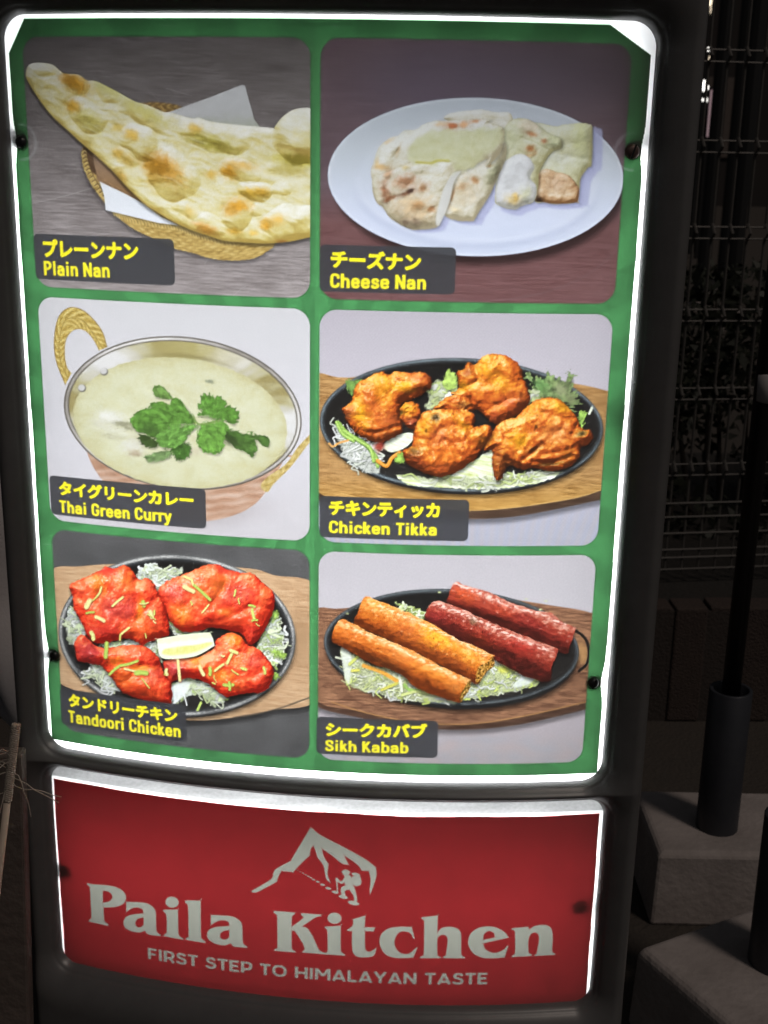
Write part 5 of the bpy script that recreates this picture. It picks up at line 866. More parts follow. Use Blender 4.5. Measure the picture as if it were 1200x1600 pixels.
def film(name, k, gloss=.10, ior=1.4):
    """backlit print: the tubes behind shine through it, its face is smooth plastic"""
    m = bpy.data.materials.new(name); m.use_nodes = True; nt = m.node_tree; N, L = nt.nodes, nt.links
    N.remove(N['Principled BSDF']); out = N['Material Output']
    a = N.new('ShaderNodeAttribute'); a.attribute_name = 'Print'
    mu = N.new('ShaderNodeVectorMath'); mu.operation = 'SCALE'; mu.inputs['Scale'].default_value = k
    t = N.new('ShaderNodeBsdfTranslucent'); d = N.new('ShaderNodeBsdfDiffuse'); d.inputs['Color'].default_value = (.085, .083, .08, 1)
    ad = N.new('ShaderNodeAddShader'); g = N.new('ShaderNodeBsdfGlossy'); g.inputs['Roughness'].default_value = gloss
    fr = N.new('ShaderNodeFresnel'); fr.inputs['IOR'].default_value = ior; mx = N.new('ShaderNodeMixShader')
    L.new(a.outputs['Color'], mu.inputs[0]); L.new(mu.outputs[0], t.inputs['Color']);
    L.new(t.outputs[0], ad.inputs[0]); L.new(d.outputs[0], ad.inputs[1]); L.new(fr.outputs[0], mx.inputs[0]); L.new(ad.outputs[0], mx.inputs[1]); L.new(g.outputs[0], mx.inputs[2]); L.new(mx.outputs[0], out.inputs['Surface'])
    return m

def glowing(name, col, e):
    m = bpy.data.materials.new(name); m.use_nodes = True; b = m.node_tree.nodes['Principled BSDF']
    b.inputs['Base Color'].default_value = (*col, 1); b.inputs['Emission Color'].default_value = (*col, 1); b.inputs['Emission Strength'].default_value = e
    return m

M = dict(
    paint=mat('silver_grey_frame_paint', (.112, .110, .109), .38, .15, (45, .6, (.138, .135, .133)), (700, .03)),
    white=mat('white_reflector', (.85, .85, .85), .6),
    black=mat('black_plastic', (.012, .012, .012), .35),
    brass=mat('dull_screw_head', (.16, .10, .085), .45, .6, (300, .5, (.10, .07, .06))),
    wire=mat('galvanised_wire', (.105, .097, .088), .55, .2, (80, .5, (.075, .068, .062))),
    concrete=mat('cast_concrete', (.27, .235, .22), .9, 0, (11, .5, (.44, .39, .37)), (90, .22)),
    pipe=mat('dark_blue_grey_pipe', (.045, .047, .055), .45, .2, (30, .6, (.032, .034, .042))),
    pole=mat('black_painted_pole', (.010, .010, .011), .4),
    clip=mat('white_plastic', (.40, .38, .37), .5),
    brick=mat('brown_clay_brick', (.038, .025, .022), .85, 0, (40, .7, (.060, .041, .032)), (220, .5)),
    mortar=mat('dark_mortar', (.038, .029, .025), .95, 0, (90, .6, (.046, .036, .031)), (200, .4)),
    soil=mat('dark_soil', (.018, .016, .014), .95, 0, (60, .6, (.028, .024, .02)), (90, .6)),
    ground=mat('worn_paving', (.045, .038, .032), .9, 0, (26, .7, (.062, .050, .040)), (120, .5)),
    leafm=mat('hedge_leaf', (.015, .019, .010), .6, 0, (14, .6, (.024, .027, .015))),
    twig=mat('hedge_twig', (.03, .022, .016), .8),
    wall=mat('far_dark_wall', (.020, .017, .016), .9, 0, (.8, .6, (.028, .022, .020))),
    cloth=mat('grey_cloth', (.60, .555, .55), .75, 0, (25, .6, (.70, .66, .65)), (300, .2)),
    rope=mat('frayed_cord', (.42, .36, .30), .9, 0, (200, .6, (.26, .22, .18))),
    board=mat('dark_brown_board', (.085, .066, .056), .7, 0, (12, .6, (.12, .094, .08)), (80, .3)),
    wood=mat('bare_wood_pole', (.55, .45, .36), .7, 0, (30, .6, (.42, .33, .26))),
    steel=mat('dark_steel', (.03, .03, .03), .5, .6),
    lampw=glowing('cool_white_lamp', (1, .96, .9), 2.5), lampy=glowing('warm_lamp', (1, .82, .6), 1.6), lampr=glowing('red_lamp', (1, .05, .10), 1.2), lampp=glowing('pink_lit_panel', (.62, .42, .45), .42),
)
PRINT = film('backlit_print', .086); ACRYL = film('white_acrylic', 1.0, .3, 1.12)

# ------------------------------------------------------------------ object helpers
def thing(name, label, cat, loc=(0, 0, 0), rz=0., group=None):
    o = bpy.data.objects.new(name, None); COL.objects.link(o); o.location = loc; o.rotation_euler = (0, 0, rz); o.empty_display_size = .05
    o['label'] = label; o['category'] = cat
    if group: o['group'] = group
    return o
def link(name, me, m, parent=None, label=None):
    o = bpy.data.objects.new(name, me); COL.objects.link(o)
    if m is not None: me.materials.append(m)
    if parent is not None: o.parent = parent
    if label: o['label'] = label
    return o
def obj(name, bm, m, parent=None, smooth=False, bevel=0., label=None):
    me = bpy.data.meshes.new(name); bmesh.ops.recalc_face_normals(bm, faces=bm.faces); bm.to_mesh(me); bm.free()
    if smooth: me.polygons.foreach_set('use_smooth', np.ones(len(me.polygons), bool))
    o = link(name, me, m, parent, label)
    if bevel:
        b = o.modifiers.new('bevel', 'BEVEL'); b.width = bevel; b.segments = 2; b.limit_method = 'ANGLE'
    return o
def structure(o):
    o['kind'] = 'structure'; return o
def box(bm, x0, x1, y0, y1, z0, z1, rz=0., c=(0, 0)):
    v = []
    for z in (z0, z1):
        for x, y in ((x0, y0), (x1, y0), (x1, y1), (x0, y1)):
            v.append(bm.verts.new((c[0] + x * math.cos(rz) - y * math.sin(rz), c[1] + x * math.sin(rz) + y * math.cos(rz), z)))
    for f in ((0, 3, 2, 1), (4, 5, 6, 7), (0, 1, 5, 4), (1, 2, 6, 5), (2, 3, 7, 6), (3, 0, 4, 7)): bm.faces.new([v[i] for i in f])
def tube(bm, pts, r, n=8, caps=True):
    P = [Vector(p) for p in pts]; rings = []; rs = r if hasattr(r, '__len__') else [r] * len(P)
    for i, p in enumerate(P):
        d = (P[min(i + 1, len(P) - 1)] - P[max(i - 1, 0)]).normalized(); a = d.orthogonal().normalized() if i == 0 else (a - d * a.dot(d)).normalized(); b = d.cross(a)
        rings.append([bm.verts.new(p + (a * math.cos(2 * math.pi * k / n) + b * math.sin(2 * math.pi * k / n)) * rs[i]) for k in range(n)])
    for i in range(len(P) - 1):
        for k in range(n): bm.faces.new((rings[i][k], rings[i][(k + 1) % n], rings[i + 1][(k + 1) % n], rings[i + 1][k]))
    if caps: bm.faces.new(rings[0][::-1]); bm.faces.new(rings[-1])
def lathe(bm, prof, c=(0, 0), n=32, M4=None):
    rings = []
    for r, z in prof: rings.append([bm.verts.new((c[0] + r * math.cos(2 * math.pi * k / n), c[1] + r * math.sin(2 * math.pi * k / n), z)) for k in range(n)] if r > 1e-7 else [bm.verts.new((c[0], c[1], z))])
    for a, b in zip(rings[:-1], rings[1:]):
        for k in range(n):
            q = [a[k % len(a)], a[(k + 1) % len(a)], b[(k + 1) % len(b)], b[k % len(b)]]; q = list(dict.fromkeys(q))
            if len(q) > 2: bm.faces.new(q)
    if M4 is not None: bmesh.ops.transform(bm, matrix=M4, verts=bm.verts)

# ------------------------------------------------------------------ the sign
ROOT = Vector((S * .03, S * .35, 0))
sign = thing('illuminated_sign', 'lit standing sign with six dish photographs above a red name panel', 'sign', ROOT)
def world(u, z, h=0.):
    return face(u, z, h) * S + np.array((0, 0, Z0)) - np.array(ROOT)
def surf_matrix(u, z, h):
    """frame on the face: local z points out of the face"""
    a = (u - U0) * K; n = Vector((math.sin(a), -math.cos(a), 0)); x = Vector((math.cos(a), math.sin(a), 0)); y = Vector((0, 0, 1))
    m = Matrix((x, y, n)).transposed().to_4x4(); m.translation = Vector(world(np.float64(u), np.float64(z), h)); return m
def grid_mesh(name, P, cells, colour=None, smooth=False):
    H, W = P.shape[:2]; idx = np.arange(H * W).reshape(H, W)
    j, i = np.where(cells)
    q = np.stack([idx[j + 1, i], idx[j + 1, i + 1], idx[j, i + 1], idx[j, i]], 1)
    used, inv = np.unique(q, return_inverse=True); q = inv.reshape(-1, 4).astype(np.int32)
    me = bpy.data.meshes.new(name); n = len(q)
    me.vertices.add(len(used)); me.vertices.foreach_set('co', P.reshape(-1, 3)[used].astype(np.float32).ravel())
    me.loops.add(n * 4); me.loops.foreach_set('vertex_index', q.ravel()); me.polygons.add(n)
    me.polygons.foreach_set('loop_start', np.arange(n, dtype=np.int32) * 4)
    me.update(calc_edges=True); me.polygons.foreach_set('use_smooth', np.full(n, smooth))
    if colour is not None:
        c = colour.reshape(-1, 3)[used] / 255.; c = np.clip(c, 0, 1); c = np.where(c <= .04045, c / 12.92, ((c + .055) / 1.055) ** 2.4)
        at = me.attributes.new('Print', 'FLOAT_COLOR', 'POINT'); at.data.foreach_set('color', np.concatenate([c, np.ones((len(c), 1))], 1).astype(np.float32).ravel())
    return me
def sheet(u0, u1, z0, z1, st):
    u = np.arange(u0, u1 + st / 2, st); z = np.arange(z0, z1 - st / 2, -st); U, Z = np.meshgrid(u, z); X, Y = art(U, Z); return Sheet(U, Z, X, Y)
STEP = .00217
DISHES = ['photograph of plain flatbread in a basket', 'photograph of cheese flatbread on a white plate', 'photograph of green curry in a copper pan', 'photograph of four orange chicken pieces on an iron plate', 'photograph of red chicken pieces with a lemon wedge', 'photograph of four sausages on an iron plate']
WORDS = ['yellow words Plain Nan', 'yellow words Cheese Nan', 'yellow words Thai Green Curry', 'yellow words Chicken Tikka', 'yellow words Tandoori Chicken', 'yellow words Sikh Kabab']
cv = sheet(-1.17, 1.17, .14, -2.675, STEP); paint_menu(cv)
P = world(cv.U, cv.Z); Mc = cv.M[:-1, :-1]
link('acrylic_panel', grid_mesh('acrylic_panel', P, Mc == 0, cv.C), ACRYL, sign)
poster = link('menu_poster', grid_mesh('menu_poster', P, Mc == 1, cv.C), PRINT, sign, 'green poster with pale rays')
for k in range(6):
    link('dish_photo', grid_mesh('dish_photo', P, Mc == 10 + k, cv.C), PRINT, poster, DISHES[k])
    link('caption_plate', grid_mesh('caption_plate', P, Mc == 20 + k, cv.C), PRINT, poster)
    link('lettering', grid_mesh('lettering', P, Mc == 30 + k, cv.C), PRINT, poster, WORDS[k])
cv = sheet(-1.17, 1.17, -2.68, -3.68, STEP); paint_name(cv)
P = world(cv.U, cv.Z); Mc = cv.M[:-1, :-1]
link('acrylic_panel', grid_mesh('acrylic_panel', P, Mc == 0, cv.C), ACRYL, sign)
ns = link('name_sheet', grid_mesh('name_sheet', P, Mc == 1, cv.C), PRINT, sign, 'red sheet with a restaurant name')
link('name_lettering', grid_mesh('name_lettering', P, Mc == 2, cv.C), PRINT, ns)
link('mountain_emblem', grid_mesh('mountain_emblem', P, Mc == 3, cv.C), PRINT, ns)
link('tagline', grid_mesh('tagline', P, Mc == 4, cv.C), PRINT, ns)
del cv, P, Mc

# frame: one moulded shell with a rounded lip round both openings
OP1, OP2 = (-1.0865, .0715, 1.097, -2.629, .085), (-1.0855, -2.706, 1.118, -3.622, .07)
FU0, FU1, FZ0, FZ1 = -1.215, 1.262, .36, -4.04
st = .0042
u = np.linspace(FU0, FU1, int((FU1 - FU0) / st) + 1); z = np.linspace(FZ0, FZ1, int((FZ0 - FZ1) / st) + 1); U, Z = np.meshgrid(u, z)
o1, o2 = rrect(U, Z, *OP1), rrect(U, Z, *OP2); d = -np.maximum(o1, o2)
e = np.minimum(np.minimum(U - FU0, FU1 - U), np.minimum(FZ0 - Z, Z - FZ1))
tq = np.clip(d / .165, 0, 1); h = .004 + .095 * np.sqrt(np.clip(1 - (1 - tq) ** 2, 0, 1)) ** 1.35
h = h - .003 * np.exp(-((d - .019) / .0030) ** 2)
te = np.clip(e / .075, 0, 1); h = h - .16 * (1 - np.sqrt(np.clip(1 - (1 - te) ** 2, 0, 1)))
h = np.where(d < 0, -.03 * np.clip(-d / .012, 0, 1) + .004, h) + .0010 * noise2(U * 7, Z * 3, 3)
dc = d[:-1, :-1]
fm = grid_mesh('frame', world(U, Z, h), dc > -.02, None, True)
# sides and back of the shell
bm = bmesh.new(); bm.from_mesh(fm)
Pf = world(U, Z, h); Pb = world(U, Z, 0 * h - .62)
def skirt(A, B):
    va = [bm.verts.new(p) for p in A]; vb = [bm.verts.new(p) for p in B]
    for i in range(len(A) - 1): bm.faces.new((va[i], va[i + 1], vb[i + 1], vb[i]))
skirt(Pf[0], Pb[0]); skirt(Pf[-1], Pb[-1]); skirt(Pf[:, 0], Pb[:, 0]); skirt(Pf[:, -1], Pb[:, -1])
for i in range(0, U.shape[1] - 8, 8): bm.faces.new([bm.verts.new(p) for p in (Pb[0, i], Pb[0, i + 8], Pb[-1, i + 8], Pb[-1, i])])
for f_ in bm.faces: f_.smooth = True
bm.to_mesh(fm); bm.free()
link('frame', fm, M['paint'], sign)
# white reflector trays behind the panels, the fixing posts and brackets that throw the dark patches, plus added shade strips
for (a0, a1, b0, b1) in ((-1.16, 1.18, .12, -2.66), (-1.16, 1.18, -2.685, -3.66)):
    bm = bmesh.new(); uu = np.linspace(a0, a1, 24)
    fr, bk = (.0 if 0 else -.012), -.56
    top = [[bm.verts.new(world(x, y, hh)) for x in uu] for y, hh in ((b0, fr), (b0, bk), (b1, bk), (b1, fr))]
    for r0, r1 in zip(top[:-1], top[1:]):
        for i in range(23): bm.faces.new((r0[i], r0[i + 1], r1[i + 1], r1[i]))
    bm.faces.new([top[k][0] for k in range(4)]); bm.faces.new([top[k][-1] for k in range(4)])
    obj('reflector_tray', bm, M['white'], sign)
def post(u, z, r, h0, h1, m='black', name='fixing_post'):
    bm = bmesh.new(); lathe(bm, [(0, h0 * S), (r * S, h0 * S), (r * S, h1 * S), (0, h1 * S)], (0, 0), 20, surf_matrix(u, z, 0)); obj(name, bm, M[m], sign)
for (u_, z_) in SCREWS: post(u_, z_, .032, -.30, -.006)
for (u_, z_) in ((-1.048, -3.192), (1.048, -3.185)): post(u_, z_, .034, -.30, -.02)
def plate(u0, u1, z0, z1, h0, h1):
    bm = bmesh.new(); v = [bm.verts.new(world(a, b, c)) for c in (h0, h1) for a, b in ((u0, z0), (u1, z0), (u1, z1), (u0, z1))]
    for f_ in ((0, 3, 2, 1), (4, 5, 6, 7), (0, 1, 5, 4), (1, 2, 6, 5), (2, 3, 7, 6), (3, 0, 4, 7)): bm.faces.new([v[i] for i in f_])
    obj('bracket_and_shade_strip', bm, M['black'], sign)
plate(-1.12, 1.12, .10, -.002, -.12, -.10); plate(-1.12, 1.12, -2.69, -2.80, -.14, -.12); plate(1.0, 1.10, .0, -.34, -.10, -.07); plate(-1.10, -1.03, -.0, -.30, -.10, -.07); plate(1.03, 1.10, -1.16, -1.30, -.09, -.06); plate(-1.10, -1.05, -1.2, -1.32, -.09, -.06)  # first two: unseen full-width strips added to darken both panels' top edges; rest are brackets
# screw heads on the face
for k, (u_, z_) in enumerate(SCREWS):
    bm = bmesh.new(); r = .021 if k != 1 else .025
    lathe(bm, [(0, .016 * S), (r * .55 * S, .015 * S), (r * .86 * S, .010 * S), (r * S, .002 * S), (r * S, -.002 * S)], (0, 0), 24)
    if k == 1:  # slotted flat head
        g = bmesh.new(); g.free()
    bmesh.ops.transform(bm, matrix=surf_matrix(u_, z_, 0), verts=bm.verts)
    sc_ = obj('screw', bm, M['brass' if k == 1 else 'black'], sign, True, label='slotted screw with a brownish head' if k == 1 else None)
    bm = bmesh.new(); a = .32
    box(bm, -.003 * S, .003 * S, -r * .93 * S, r * .93 * S, .0135 * S, .0172 * S, -a); bmesh.ops.transform(bm, matrix=surf_matrix(u_, z_, 0), verts=bm.verts)
    so = obj('screw_slot', bm, M['black'], sc_)
    so.parent = sc_
# tubes of light inside
def lamp(name, u0, u1, z0, z1, h, watts, col=(.97, .99, 1)):
    l = bpy.data.lights.new(name, 'AREA'); l.shape = 'RECTANGLE'; l.size = (u1 - u0) * S; l.size_y = (z0 - z1) * S; l.energy = watts; l.color = col
    o = bpy.data.objects.new(name, l); COL.objects.link(o); o.parent = sign
    m = surf_matrix((u0 + u1) / 2, (z0 + z1) / 2, h); n = m.to_3x3() @ Vector((0, 0, 1)); o.location = m.translation
    o.rotation_euler = n.to_track_quat('-Z', 'Y').to_euler()
LAMPS = [('menu_tube_light', -1.06, 1.08, -.33, -2.62, -.42, 16.2), ('name_tube_light', -.95, 1.05, -2.98, -3.34, -.42, 3.1)]
for a in LAMPS: lamp(*a)
# stand under the frame
zb = Z0 + FZ1 * S + .02
bm = bmesh.new()
for x in (-.24, .24): box(bm, x - .025, x + .025, -.13, .17, .055, .10)
box(bm, -.22, .22, .0, .04, .06, .095); box(bm, -.27, .27, -.03, .11, .098, zb)
obj('stand', bm, M['steel'], sign, bevel=.004)
for x in (-.24, .24):
    for y in (-.11, .15):
        bm = bmesh.new(); lathe(bm, [(0, -.012), (.022, -.012), (.027, -.008), (.027, .008), (.022, .012), (0, .012)], (0, 0), 20, Matrix.Translation((x, y, .027)) @ Matrix.Rotation(R(90), 4, 'Y')); obj('caster_wheel', bm, M['black'], sign)

# ------------------------------------------------------------------ ground and the planting bed
bm = bmesh.new(); v = [bm.verts.new(p) for p in ((-60, -60, 0), (60, -60, 0), (60, 90, 0), (-60, 90, 0))]; bm.faces.new(v); structure(obj('ground', bm, M['ground']))
bm = bmesh.new(); box(bm, -3.2, 3.6, 1.262, 2.6, -.05, .225); structure(obj('planting_bed', bm, M['soil']))
edging = thing('brick_edging', 'low edging of upright brown bricks below the wire fence', 'edging', (.4, 1.22, 0))
bm = bmesh.new(); box(bm, -3.6, 3.2, -.0225, .032, 0, .240); obj('mortar_core', bm, M['mortar'], edging)
rng = random.Random(3); bm = bmesh.new(); x = -3.6
while x < 3.2:
    wd = .066 + rng.uniform(-.002, .002); dy = rng.uniform(-.004, .003); box(bm, x, x + wd, -.024 + dy, .036, .002, .247 + rng.uniform(-.004, .003)); x += wd + .006
obj('bricks', bm, M['brick'], edging, bevel=.004)
# ------------------------------------------------------------------ wire fence
FY, FYAW = 1.42, R(7)
fence = thing('wire_fence', 'grey welded wire mesh fence on the planting bed behind the sign', 'fence', (.95, FY, .225), FYAW)
ROWS = [1.62, 1.455, 1.29, 1.125, .962, .800, .640, .480]
bm = bmesh.new(); x0, x1 = -3.4, 2.4
for k in range(int((x1 - x0) / .0372)):
    x = x0 + k * .0372; bend = []
    for zz_ in sorted(set([.03, 1.55] + [r_ - .225 + dz for r_ in ROWS[2:] for dz in (-.018, 0, .018)])):
        near = min(abs(zz_ - (r_ - .225)) for r_ in ROWS); bend.append((x, -.016 if near < .004 else 0, zz_))
    tube(bm, bend, .0029, 5)
obj('vertical_wires', bm, M['wire'], fence)
bm = bmesh.new()
for r_ in ROWS[2:]:
    for dz, y in ((.011, .004), (-.011, -.004)): tube(bm, [(x0, y - .004, r_ - .225 + dz), (x1, y - .004, r_ - .225 + dz)], .0019, 5)
for r_ in (.408, .378, .342, .306, .288, .262): tube(bm, [(x0, -.005, r_ - .225), (x1, -.005, r_ - .225)], .0023, 5)
obj('horizontal_wires', bm, M['wire'], fence)
for x in (-3.0, -1.0, 1.0):
    bm = bmesh.new(); tube(bm, [(x, .03, -.02), (x, .03, 1.5)], .016, 12); obj('post', bm, M['steel'], fence)
# ------------------------------------------------------------------ hedge behind the fence
def hedge(cx, cy, w_, d_, hgt, n, seed, label):
    rg = np.random.RandomState(seed); root = thing('hedge_shrub', label, 'shrub', (cx, cy, .22), 0, 'shrubs behind the wire fence')
    Pn = rg.rand(n, 3) * (w_, d_, hgt) - (w_ / 2, d_ / 2, 0)
    k = fbm(Pn[:, 0] * 5 + seed, Pn[:, 2] * 5 + Pn[:, 1] * 3, 3, seed) > -.12; Pn = Pn[k]; n = len(Pn)
    a = rg.randn(n, 3); a /= np.linalg.norm(a, axis=1)[:, None]; b = np.cross(a, rg.randn(n, 3)); b /= np.linalg.norm(b, axis=1)[:, None]
    l = rg.uniform(.012, .026, (n, 1)); q = np.stack([Pn - a * l, Pn + b * l * .42, Pn + a * l, Pn - b * l * .42], 1).reshape(-1, 3)
    me = bpy.data.meshes.new('foliage'); me.vertices.add(4 * n); me.vertices.foreach_set('co', q.astype(np.float32).ravel()); me.loops.add(4 * n); me.loops.foreach_set('vertex_index', np.arange(4 * n, dtype=np.int32)); me.polygons.add(n); me.polygons.foreach_set('loop_start', np.arange(n, dtype=np.int32) * 4); me.update(calc_edges=True)
    link('foliage', me, M['leafm'], root)
    bm = bmesh.new()
    for _ in range(14):
        x, y = rg.uniform(-w_ / 2.4, w_ / 2.4), rg.uniform(-d_ / 3, d_ / 3); tube(bm, [(x * .6, y * .6, 0), (x * .8 + rg.uniform(-.03, .03), y, hgt * .5), (x + rg.uniform(-.05, .05), y, hgt * .92)], [.007, .005, .002], 6)
    obj('stems', bm, M['twig'], root)
hedge(1.05, 1.95, .95, .5, .62, 9000, 3, 'dark leafy shrub behind the fence right of the sign')
hedge(1.95, 2.05, .95, .6, .74, 5000, 5, 'dark leafy shrub behind the fence at the far right')
hedge(-.75, 1.95, 1.1, .5, .55, 6000, 8, 'dark leafy shrub behind the fence left of the sign')
# ------------------------------------------------------------------ concrete flag bases, sleeves, pole
def base(c, w_, d_, hgt, rz, label, sleeve, r, top, tilt=(0, 0)):
    t = thing('concrete_flag_stand', label, 'flag stand', (c[0], c[1], 0), rz, 'concrete flag stands beside the sign')
    bm = bmesh.new(); v = []
    for z_, k in ((0, 1.0), (hgt * .93, .975), (hgt, .93)):
        v.append([bm.verts.new((sx * w_ / 2 * k, sy * d_ / 2 * k, z_)) for sx, sy in ((-1, -1), (1, -1), (1, 1), (-1, 1))])
    bm.faces.new(v[0][::-1]); bm.faces.new(v[2])
    for a, b in zip(v[:-1], v[1:]):
        for i in range(4): bm.faces.new((a[i], a[(i + 1) % 4], b[(i + 1) % 4], b[i]))
    obj('block', bm, M['concrete'], t, bevel=.011)
    lx, ly = sleeve[0] - c[0], sleeve[1] - c[1]; px, py = lx * math.cos(-rz) - ly * math.sin(-rz), lx * math.sin(-rz) + ly * math.cos(-rz)
    bm = bmesh.new(); lathe(bm, [(r, hgt - .01), (r, top), (r * .82, top), (r * .80, top - .06), (0, top - .06)], (px, py), 28); obj('sleeve', bm, M['pipe'], t, True).modifiers.new('bevel', 'BEVEL').width = .001
    return t
base((.628, .60), .262, .195, .122, R(-2), 'concrete flag stand with a grey sleeve holding the black pole', (.606, .585), .0315, .352)
base((.605, .255), .315, .235, .120, R(26), 'concrete flag stand standing askew at the lower right corner', (.588, .258), .035, .330)
fp = thing('flag_pole', 'black flag pole standing in the grey sleeve of a concrete stand', 'pole', (.606, .585, .293))
bm = bmesh.new(); tube(bm, [(0, 0, .001), (.004, 0, 1.5)], .0135, 16); obj('shaft', bm, M['pole'], fp, True)
bm = bmesh.new(); lathe(bm, [(.0138, .492), (.017, .494), (.0175, .530), (.0138, .532)], (.006, -.002), 20); obj('clamp', bm, M['clip'], fp, True)
# ------------------------------------------------------------------ left of the sign: hanging cloth, board with a cord-wrapped pole
def cloth():
    n, m_ = 26, 44; bm = bmesh.new(); V = []
    for j in range(m_):
        t = j / (m_ - 1); row = []
        wd = .30 * (1 - .9 * max(0, t - .48) / .52)
        for i in range(n):
            s = i / (n - 1); x = -wd * (1 - s); f_ = .018 * math.sin(s * 13 + t * 2.5) + .012 * math.sin(s * 5 - t * 7 + 1) + .006 * math.sin(s * 31 + t * 11)
            row.append(bm.verts.new((x + .012 * t, f_ - .03 * t, .64 - .46 * t + .012 * math.sin(s * 7))))
        V.append(row)
    for j in range(m_ - 1):
        for i in range(n - 1): bm.faces.new((V[j][i], V[j][i + 1], V[j + 1][i + 1], V[j + 1][i]))
    return bm
ct = thing('folded_cloth', 'grey folded cloth hanging by the fence left of the sign', 'cloth', (-.465, .78, .0))
o = obj('drape', cloth(), M['cloth'], ct, True); o.modifiers.new('thick', 'SOLIDIFY').thickness = .004
bm = bmesh.new(); tube(bm, [(-.30, .01, 0), (-.30, .01, .66)], .010, 10); tube(bm, [(-.31, .01, .645), (.005, .01, .645)], .006, 10); obj('stand_rod', bm, M['steel'], ct)
bd = thing('leaning_board', 'dark brown board with a bare wooden edge pole left of the sign', 'board', (-.40, .02, 0))
def far(px, py, Y):
    d_ = RC @ np.array([(px - 600) / FOC, -(py - 800) / FOC, -1.]); o_ = CAM * S + np.array([0, 0, Z0]); return Vector(o_ + d_ * (Y - o_[1]) / d_[1])
bo = bd.location
P1 = far(25, 1132, .0) - bo; P0 = P1 + (far(4, 1316, -.012) - bo - P1) * 4.6
bm = bmesh.new(); q = [far(34, 1180, .045) - bo, far(47, 1620, .03) - bo]; v = []
for y_ in (0, .02):
    for px_, py_ in ((-.5, 0), (0, 0)): v.append((q[0] + Vector((px_, y_, 0)))); v.append((q[1] + Vector((px_, y_, 0)) + (q[1] - q[0]) * .9))
v = [bm.verts.new(p_) for p_ in v]
for f_ in ((0, 1, 3, 2), (4, 6, 7, 5), (2, 3, 7, 6), (0, 4, 5, 1), (0, 2, 6, 4), (1, 5, 7, 3)): bm.faces.new([v[i] for i in f_])
obj('panel', bm, M['board'], bd, bevel=.003)
bm = bmesh.new(); tube(bm, [P0, P0.lerp(P1, .5), P1], .0034, 12); obj('edge_pole', bm, M['wood'], bd, True)
bm = bmesh.new(); ax = (P1 - P0).normalized(); ua = ax.orthogonal().normalized(); va = ax.cross(ua)
for ph in range(4):
    for sg in (1, -1):
        pts = [P0.lerp(P1, .86 + .14 * i / 60) + (ua * math.cos(sg * i * .95 + ph * 1.57) + va * math.sin(sg * i * .95 + ph * 1.57)) * .0038 for i in range(61)]
        tube(bm, pts, .00105, 5)
cord = obj('braided_cord', bm, M['rope'], bd, True)
rg = random.Random(9); bm = bmesh.new()
for k in range(14):
    p = P0.lerp(P1, rg.uniform(.87, .985)); d_ = Vector((rg.uniform(-1, 1.2), rg.uniform(-.5, .2), rg.uniform(-.3, .5))).normalized(); q = [p]
    for i in range(6):
        d_ = (d_ + Vector((rg.uniform(-.5, .5), rg.uniform(-.3, .3), rg.uniform(-.7, .45)))).normalized(); q.append(q[-1] + d_ * .009)
    tube(bm, q, .0005, 4)
obj('loose_thread', bm, M['rope'], cord)
# ------------------------------------------------------------------ the street far behind
fw = thing('far_building', 'dark building across the street behind the fence', 'building', (6, 26, 0))
bm = bmesh.new(); box(bm, -24, 24, 0, 6, 0, 9); obj('wall', bm, M['wall'], fw)
for k in range(-1, 10):
    bm = bmesh.new(); box(bm, k * 2 - .5, k * 2 + .5, -.05, .0, 1.0, 2.6); obj('window_shutter', bm, M['board'], fw)
LY = 15.
def street_lamp(px, py, Y, r, m, label, ry=1.7):
    p = far(px, py, Y); t = thing('street_lamp', label, 'street lamp', (p[0], p[1], 0), 0, 'lamps along the far street')
    bm = bmesh.new(); tube(bm, [(0, .05, 0), (0, .05, p[2])], .03, 8); obj('post', bm, M['steel'], t)
    bm = bmesh.new(); lathe(bm, [(0, p[2] - r * ry), (r * .8, p[2] - r * ry * .6), (r, p[2]), (r * .7, p[2] + r * ry * .7), (0, p[2] + r * ry)], (0, 0), 14); obj('globe', bm, m, t, True)
L_ = 'lamp in the far street'
street_lamp(1109, 3, 15, .030, M['lampy'], 'warm street lamp at the top edge beside the sign'); street_lamp(1108, 14, 15.4, .028, M['lampy'], 'dim warm street lamp just under the topmost one', 3)
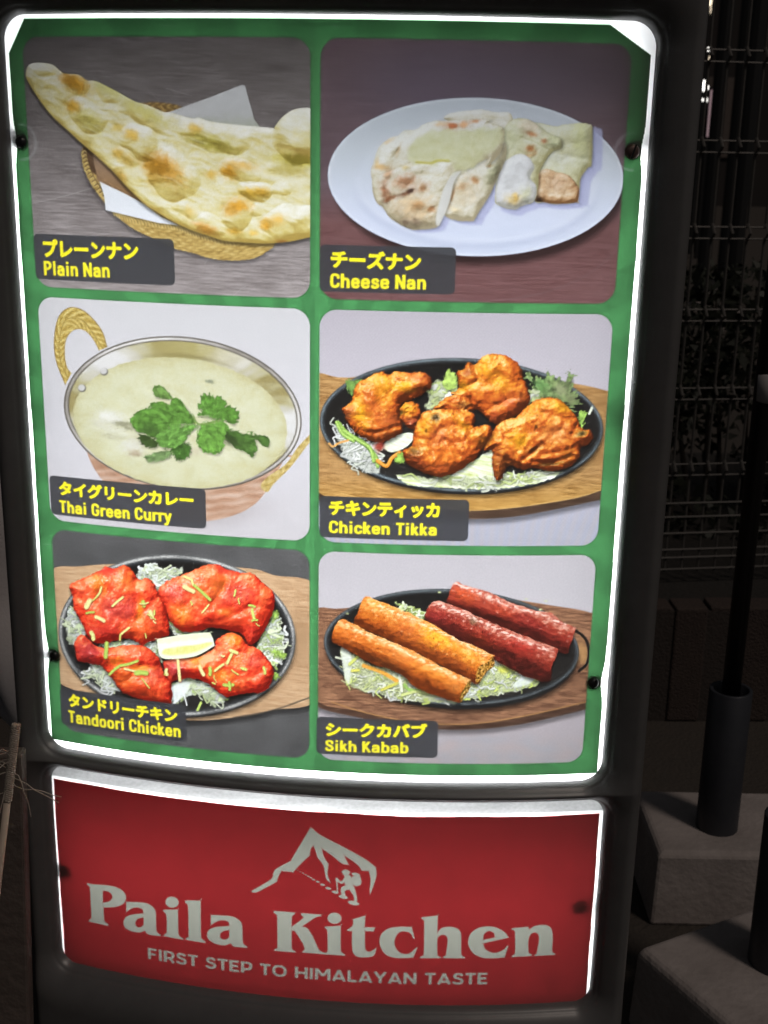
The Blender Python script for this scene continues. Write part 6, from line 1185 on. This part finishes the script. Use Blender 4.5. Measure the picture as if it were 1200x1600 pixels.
street_lamp(1107, 77, 16, .016, M['lampw'], 'white street lamp between the warm lamps and the brightest one'); street_lamp(1107, 92, 16.5, .020, M['lampy'], 'small warm lamp below a white one beside the sign', 2)
street_lamp(1100, 134, 13, .026, M['lampw'], 'brightest white street lamp beside the sign frame', 2.4); street_lamp(1106, 137, 14, .014, M['lampw'], 'small white street lamp right of the brightest one', 1.8)
street_lamp(1098, 156, 13, .009, M['lampw'], 'tiny white lamp under the brightest one at the frame', 2); street_lamp(1106, 156, 13.6, .016, M['lampw'], 'white street lamp beside a tall pink panel', 1.7)
p = far(1105.5, 190, 13.2); t = thing('signal_lamp', 'small red lamp below the white street lamps', 'signal lamp', (p[0], p[1], 0))
bm = bmesh.new(); tube(bm, [(0, .05, 0), (0, .05, p[2] + .05)], .025, 8); obj('post', bm, M['steel'], t); bm = bmesh.new(); lathe(bm, [(0, p[2] - .02), (.015, p[2] - .012), (.018, p[2]), (.012, p[2] + .014), (0, p[2] + .02)], (0, 0), 12); obj('lens', bm, M['lampr'], t, True)
p = far(1113, 178, 12.4); p0, p1 = far(1113, 140, 12.4), far(1112, 214, 12.4); t = thing('lit_pillar_sign', 'tall dim pink panel on a pillar beside the street lamps', 'sign', (p[0], p[1], 0))
bm = bmesh.new(); box(bm, -.026, .026, 0, .06, p1[2], p0[2]); obj('panel', bm, M['lampp'], t, bevel=.01); bm = bmesh.new(); box(bm, -.03, .03, .061, .12, 0, p0[2] + .03); obj('pillar', bm, M['steel'], t)
for px, Y in ((1128, 8.), (1160, 9.), (1178, 7.)):
    p = far(px, 100, Y); t = thing('utility_pole', {1128: 'slim dark pole beyond the fence nearest the sign', 1160: 'dark pole beyond the fence between two others', 1178: 'dark pole beyond the fence at the right edge'}[px], 'pole', (p[0], p[1], 0), 0, 'dark poles beyond the fence'); bm = bmesh.new(); tube(bm, [(0, 0, 0), (0, 0, 5)], .05, 10); obj('shaft', bm, M['steel'], t)
    bm = bmesh.new(); box(bm, -.07, .07, -.07, .07, 0, .12); obj('foot', bm, M['concrete'], t)
